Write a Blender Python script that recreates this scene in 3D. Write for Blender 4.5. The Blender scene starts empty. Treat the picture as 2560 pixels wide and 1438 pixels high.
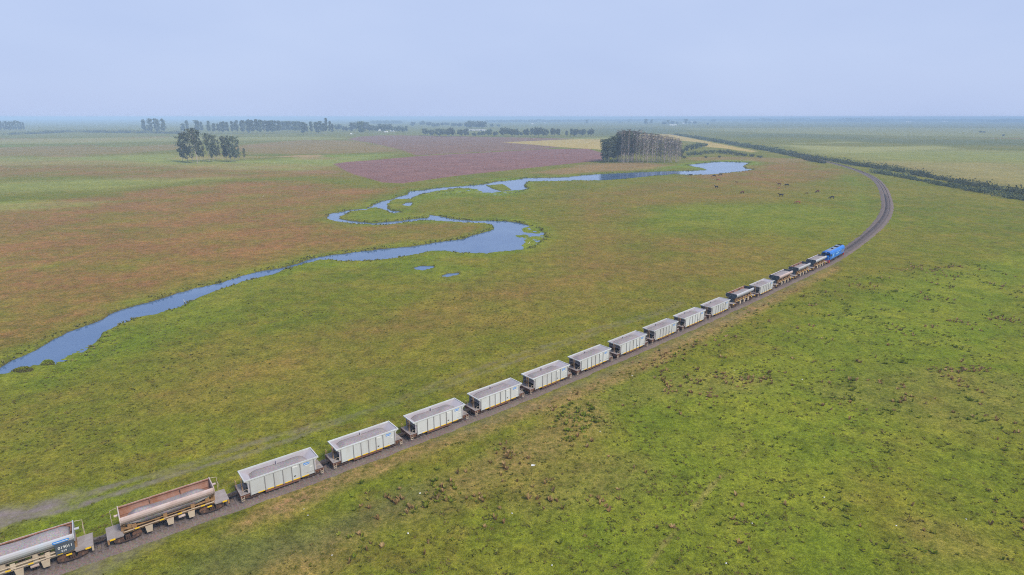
import bpy, bmesh, math, random
import numpy as np
from mathutils import Vector, Matrix, Quaternion
R = math.radians
sc = bpy.context.scene
COL = sc.collection
random.seed(3)

# ------------------------------------------------------------------ camera
cam_d = bpy.data.cameras.new('camera'); cam = bpy.data.objects.new('camera', cam_d); COL.objects.link(cam)
cam.location = (0, 0, 45.7)
cam.rotation_euler = (R(90 - 15.89), 0, 0)
cam_d.sensor_width = 36; cam_d.lens = 36 * 1500 / 2560
cam_d.clip_start = 0.5; cam_d.clip_end = 40000
sc.camera = cam
# ------------------------------------------------------------------ sky, sun, exposure
SUN_EL, SUN_AZ = R(48), R(128)          # azimuth measured clockwise from +Y (north)
world = bpy.data.worlds.new('World'); sc.world = world; world.use_nodes = True
wn = world.node_tree; wn.nodes.clear()
sky = wn.nodes.new('ShaderNodeTexSky'); sky.sky_type = 'NISHITA'; sky.sun_disc = False
sky.sun_elevation = SUN_EL; sky.sun_rotation = SUN_AZ; sky.altitude = 0
sky.air_density = 1.0; sky.dust_density = 2.0; sky.ozone_density = 2.0
sk_s = wn.nodes.new('ShaderNodeVectorMath'); sk_s.operation = 'SCALE'; sk_s.inputs['Scale'].default_value = 0.06
haze_c = wn.nodes.new('ShaderNodeMix'); haze_c.data_type = 'RGBA'
haze_c.inputs['Factor'].default_value = 0.88
wtc = wn.nodes.new('ShaderNodeTexCoord'); wmp = wn.nodes.new('ShaderNodeMapping'); wmp.inputs['Scale'].default_value = (1.3, 1.3, 4.0)
wnz = wn.nodes.new('ShaderNodeTexNoise'); wnz.inputs['Scale'].default_value = 1.7; wnz.inputs['Detail'].default_value = 4
wcr = wn.nodes.new('ShaderNodeValToRGB'); wcr.color_ramp.elements[0].position = .3; wcr.color_ramp.elements[1].position = .72
wcr.color_ramp.elements[0].color = (0.438, 0.537, 0.79, 1); wcr.color_ramp.elements[1].color = (0.495, 0.592, 0.83, 1)   # thin veil of pale cloud
wn.links.new(wtc.outputs['Generated'], wmp.inputs['Vector']); wn.links.new(wmp.outputs[0], wnz.inputs['Vector']); wn.links.new(wnz.outputs['Fac'], wcr.inputs['Fac']); wn.links.new(wcr.outputs['Color'], haze_c.inputs['B'])
wbg = wn.nodes.new('ShaderNodeBackground'); wbg.inputs['Strength'].default_value = 1.0
wout = wn.nodes.new('ShaderNodeOutputWorld')
wn.links.new(sky.outputs['Color'], sk_s.inputs[0]); wn.links.new(sk_s.outputs[0], haze_c.inputs['A'])
wn.links.new(haze_c.outputs['Result'], wbg.inputs['Color']); wn.links.new(wbg.outputs[0], wout.inputs[0])
sd = bpy.data.lights.new('sun', 'SUN'); sun = bpy.data.objects.new('sun', sd); COL.objects.link(sun)
sd.energy = 3.6; sd.angle = R(14); sd.color = (1.0, 0.93, 0.82)
sdir = Vector((math.sin(SUN_AZ) * math.cos(SUN_EL), math.cos(SUN_AZ) * math.cos(SUN_EL), math.sin(SUN_EL)))
sun.rotation_euler = sdir.to_track_quat('Z', 'Y').to_euler()
vs = sc.view_settings; vs.view_transform = 'Standard'; vs.look = 'None'; vs.exposure = 0.25; vs.gamma = 1; vs.use_curve_mapping = False
cy = sc.cycles; cy.max_bounces = 5; cy.diffuse_bounces = 2; cy.glossy_bounces = 2; cy.transparent_max_bounces = 6; cy.volume_bounces = 0; cy.filter_width = 1.1; cy.use_denoising = False

# ------------------------------------------------------------------ surveyed positions (metres)
TRACK = [[-82.75,29.4],[-74.35,34.85],[-66.03,40.41],[-57.8,46.09],[-49.65,51.88],[-41.59,57.79],[-33.61,63.82],[-25.72,69.96],[-17.91,76.21],[-10.21,82.58],[-2.59,89.05],[4.94,95.63],[12.39,102.3],[19.77,109.04],[27.1,115.84],[34.4,122.68],[41.67,129.55],[48.91,136.45],[56.11,143.38],[63.28,150.35],[70.41,157.36],[77.51,164.4],[84.6,171.45],[91.74,178.47],[98.83,185.54],[105.71,192.79],[112.39,200.22],[118.96,207.76],[125.43,215.38],[131.81,223.08],[138.11,230.84],[144.35,238.66],[150.52,246.54],[156.61,254.47],[162.6,262.47],[168.48,270.56],[174.24,278.73],[179.87,286.99],[185.38,295.33],[190.76,303.75],[196.04,312.24],[201.22,320.79],[206.32,329.39],[211.36,338.03],[216.33,346.71],[221.27,355.41],[226.16,364.14],[231.03,372.88],[235.85,381.65],[240.63,390.44],[245.36,399.25],[250.03,408.1],[254.63,416.98],[259.15,425.9],[263.59,434.87],[267.92,443.88],[272.14,452.94],[276.23,462.06],[280.2,471.23],[284.03,480.46],[287.73,489.74],[291.3,499.07],[294.75,508.44],[298.08,517.86],[301.28,527.33],[304.37,536.83],[307.35,546.36],[310.2,555.94],[312.95,565.55],[315.57,575.19],[318.09,584.87],[320.5,594.57],[322.82,604.29],[325.04,614.04],[327.19,623.81],[329.26,633.59],[331.28,643.38],[333.24,653.19],[335.16,663.01],[337.04,672.84],[338.89,682.67],[340.72,692.51],[342.52,702.35],[344.29,712.19],[346.05,722.04],[347.78,731.9],[349.48,741.75],[351.15,751.61],[352.79,761.48],[354.39,771.35],[355.95,781.23],[357.48,791.11],[358.96,801.0],[360.39,810.89],[361.77,820.79],[363.1,830.7],[364.38,840.62],[365.59,850.54],[366.76,860.48],[367.88,870.41],[368.96,880.36],[370.02,890.3],[371.06,900.25],[372.1,910.19],[373.13,920.14],[374.17,930.08],[375.19,940.03],[376.21,949.97],[377.22,959.92],[378.23,969.87],[379.22,979.82],[380.2,989.77],[381.17,999.72],[382.12,1009.68],[383.07,1019.63],[384.01,1029.59],[384.93,1039.55],[385.85,1049.51],[386.77,1059.47],[387.68,1069.43],[388.58,1079.39],[389.48,1089.35],[390.37,1099.31],[391.26,1109.28],[392.15,1119.24],[393.02,1129.2],[393.89,1139.16],[394.75,1149.13],[395.6,1159.09],[396.44,1169.05],[397.27,1179.02],[398.1,1188.99],[398.91,1198.95],[399.72,1208.92],[400.51,1218.89],[401.3,1228.86],[402.07,1238.83],[402.84,1248.8],[403.6,1258.77],[404.34,1268.75],[405.07,1278.72],[405.8,1288.7],[406.51,1298.67],[407.21,1308.65],[407.89,1318.62],[408.57,1328.6],[409.23,1338.58],[409.88,1348.56],[410.52,1358.54],[411.15,1368.52],[411.77,1378.5],[412.37,1388.48],[412.96,1398.46],[413.54,1408.44],[414.11,1418.43],[414.66,1428.41],[415.2,1438.4],[415.73,1448.38],[416.25,1458.37],[416.76,1468.36],[417.26,1478.34],[417.75,1488.33],[418.23,1498.32],[418.7,1508.31],[419.16,1518.3],[419.62,1528.29],[420.08,1538.28],[420.52,1548.27],[420.97,1558.26],[421.4,1568.25],[421.84,1578.24],[422.26,1588.23],[422.69,1598.22],[423.1,1608.22],[423.52,1618.21],[423.92,1628.2],[424.33,1638.19],[424.72,1648.18],[425.12,1658.18],[425.5,1668.17],[425.89,1678.16],[426.26,1688.15],[426.64,1698.15],[427.0,1708.14],[427.37,1718.13],[427.72,1728.13],[428.07,1738.12],[428.42,1748.12],[428.76,1758.11],[429.1,1768.11],[429.43,1778.1],[429.75,1788.1],[430.07,1798.09],[430.39,1808.09],[430.69,1818.08],[431.0,1828.08],[431.3,1838.08],[431.59,1848.07],[431.88,1858.07]]
S0 = 60.02
RIVER = [(-99.18,102.42),(-97.62,105.94),(-98.41,109.48),(-97.6,111.96),(-97.85,116.32),(-98.64,121.0),(-98.69,126.29),(-97.7,130.33),(-97.3,134.32),(-97.83,137.31),(-97.42,142.02),(-95.03,146.36),(-92.9,151.7),(-91.2,155.8),(-87.4,161.8),(-84.0,166.4),(-81.2,173.2),(-78.6,178.5),(-73.5,184.6),(-70.3,190.0),(-67.7,198.1),(-62.2,202.4),(-56.4,206.9),(-47.1,212.9),(-36.9,217.1),(-30.4,223.7),(-19.6,231.6),(-12.4,244.3),(-8.9,248.8),(-7.5,253.6),(-8.4,261.5),(-11.7,266.6),(-22.6,268.8),(-36.7,273.1),(-42.0,272.0),(-49.3,266.6),(-55.3,262.5),(-61.8,262.5),(-71.5,265.6),(-80.0,272.0),(-86.3,277.6),(-88.2,283.4),(-89.1,295.8),(-84.2,305.0),(-76.0,313.4),(-75.2,319.3),(-75.1,331.7),(-73.9,341.6),(-70.2,348.5),(-69.8,352.0),(-68.8,359.4),(-64.4,369.0),(-65.5,387.6),(-60.5,391.9),(-50.5,405.7),(-34.5,417.8),(-21.2,428.1),(-10.4,450.1),(6.2,466.6),(10.0,474.5),(44.3,481.0),(57.7,498.1),(82.9,512.6),(114.8,527.9),(141.1,535.9),(159.6,540.0),(176.7,550.5),(174.2,575.1),(172.6,604.5),(197.9,631.4),(213.4,648.6),(234.6,648.6),(247.6,637.0),(221.1,584.6),(217.2,565.9),(220.7,554.0),(203.9,533.5),(181.3,514.4),(170.1,505.2),(146.2,498.1),(135.6,505.2),(116.0,491.1),(85.8,465.1),(65.7,453.1),(41.8,453.1),(10.9,444.4),(8.4,422.9),(10.8,398.7),(3.0,379.1),(-6.1,365.1),(-15.4,367.0),(-19.5,377.0),(-31.3,377.0),(-46.0,369.0),(-45.0,381.2),(-25.0,397.5),(-25.2,401.0),(-36.8,403.3),(-48.3,387.6),(-55.4,371.0),(-58.9,357.5),(-58.9,350.3),(-61.4,348.5),(-65.6,348.5),(-68.5,343.3),(-68.2,326.9),(-66.6,317.8),(-62.2,305.0),(-56.6,302.3),(-55.5,298.4),(-58.4,295.8),(-60.9,298.4),(-63.8,305.0),(-68.2,309.2),(-73.7,306.4),(-80.9,302.3),(-83.0,285.8),(-80.1,278.7),(-74.3,273.1),(-63.0,267.7),(-52.8,273.1),(-46.8,278.7),(-43.2,282.2),(-39.6,281.1),(-39.9,290.7),(-33.5,285.8),(-28.2,279.9),(-18.4,274.2),(-9.2,274.2),(0.0,272.0),(6.6,263.5),(10.7,256.5),(13.9,239.9),(12.5,231.6),(9.3,220.0),(5.3,212.2),(-1.8,208.2),(-8.8,204.9),(-19.4,206.2),(-23.2,208.9),(-28.5,208.9),(-34.4,201.8),(-38.9,197.5),(-46.5,194.0),(-56.1,192.8),(-60.1,195.2),(-63.9,194.6),(-65.4,191.1),(-68.6,185.1),(-71.4,179.0),(-75.5,170.9),(-78.4,166.9),(-80.7,159.3),(-82.4,151.7),(-83.05,145.33),(-84.64,141.38),(-86.3,138.23),(-89.02,135.8),(-89.96,130.88),(-89.65,126.81),(-90.35,124.73),(-88.98,121.73),(-87.49,116.32),(-86.25,111.54),(-86.39,109.48),(-87.24,108.47),(-88.03,106.9),(-89.62,105.94),(-91.58,106.51),(-92.95,103.14),(-93.05,101.7),(-94.44,102.06),(-96.76,99.61)]
PONDS = [[(-31.3,184.1),(-29.5,186.7),(-25.0,187.3),(-24.9,184.1),(-27.4,181.0),(-29.9,181.5)],[(-21.6,174.1),(-19.5,177.5),(-16.0,179.0),(-16.0,176.0),(-19.3,172.7)],[(-59.7,325.4),(-59.1,334.9),(-55.4,336.5),(-54.0,323.8),(-55.8,319.3)]]
ISLANDS = [[(-17.5,420.4),(-7.1,428.1),(-2.7,410.4),(-0.5,394.2),(-7.7,389.7),(-14.8,408.0)]]
ALGAE = [[(4.0,257.4),(8.7,259.4),(13.0,249.8),(11.0,243.4),(5.8,245.2)],[(1.9,238.2),(4.9,239.9),(6.1,237.3),(3.2,234.8)],[(5.1,233.2),(8.7,233.2),(8.0,228.4),(5.3,230.0)],[(-19.6,379.1),(-7.7,385.4),(10.0,398.7),(2.5,373.0),(-7.2,363.2),(-15.8,367.0)],[(-15.1,459.0),(-7.8,471.3),(6.2,471.3),(3.0,459.0),(-11.9,450.1)],[(-76.1,312.0),(-71.8,316.3),(-67.4,310.6),(-70.7,306.4)],[(-46.3,367.0),(-45.5,381.2),(-25.2,401.0),(-19.1,383.3),(-32.2,373.0)],[(-88.31,108.87),(-88.08,113.02),(-87.53,117.0),(-84.45,113.02),(-85.53,110.5),(-86.46,108.47)],[(8.0,235.7),(13.3,239.9),(10.6,223.7),(5.8,212.9),(4.5,218.6)]]
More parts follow.
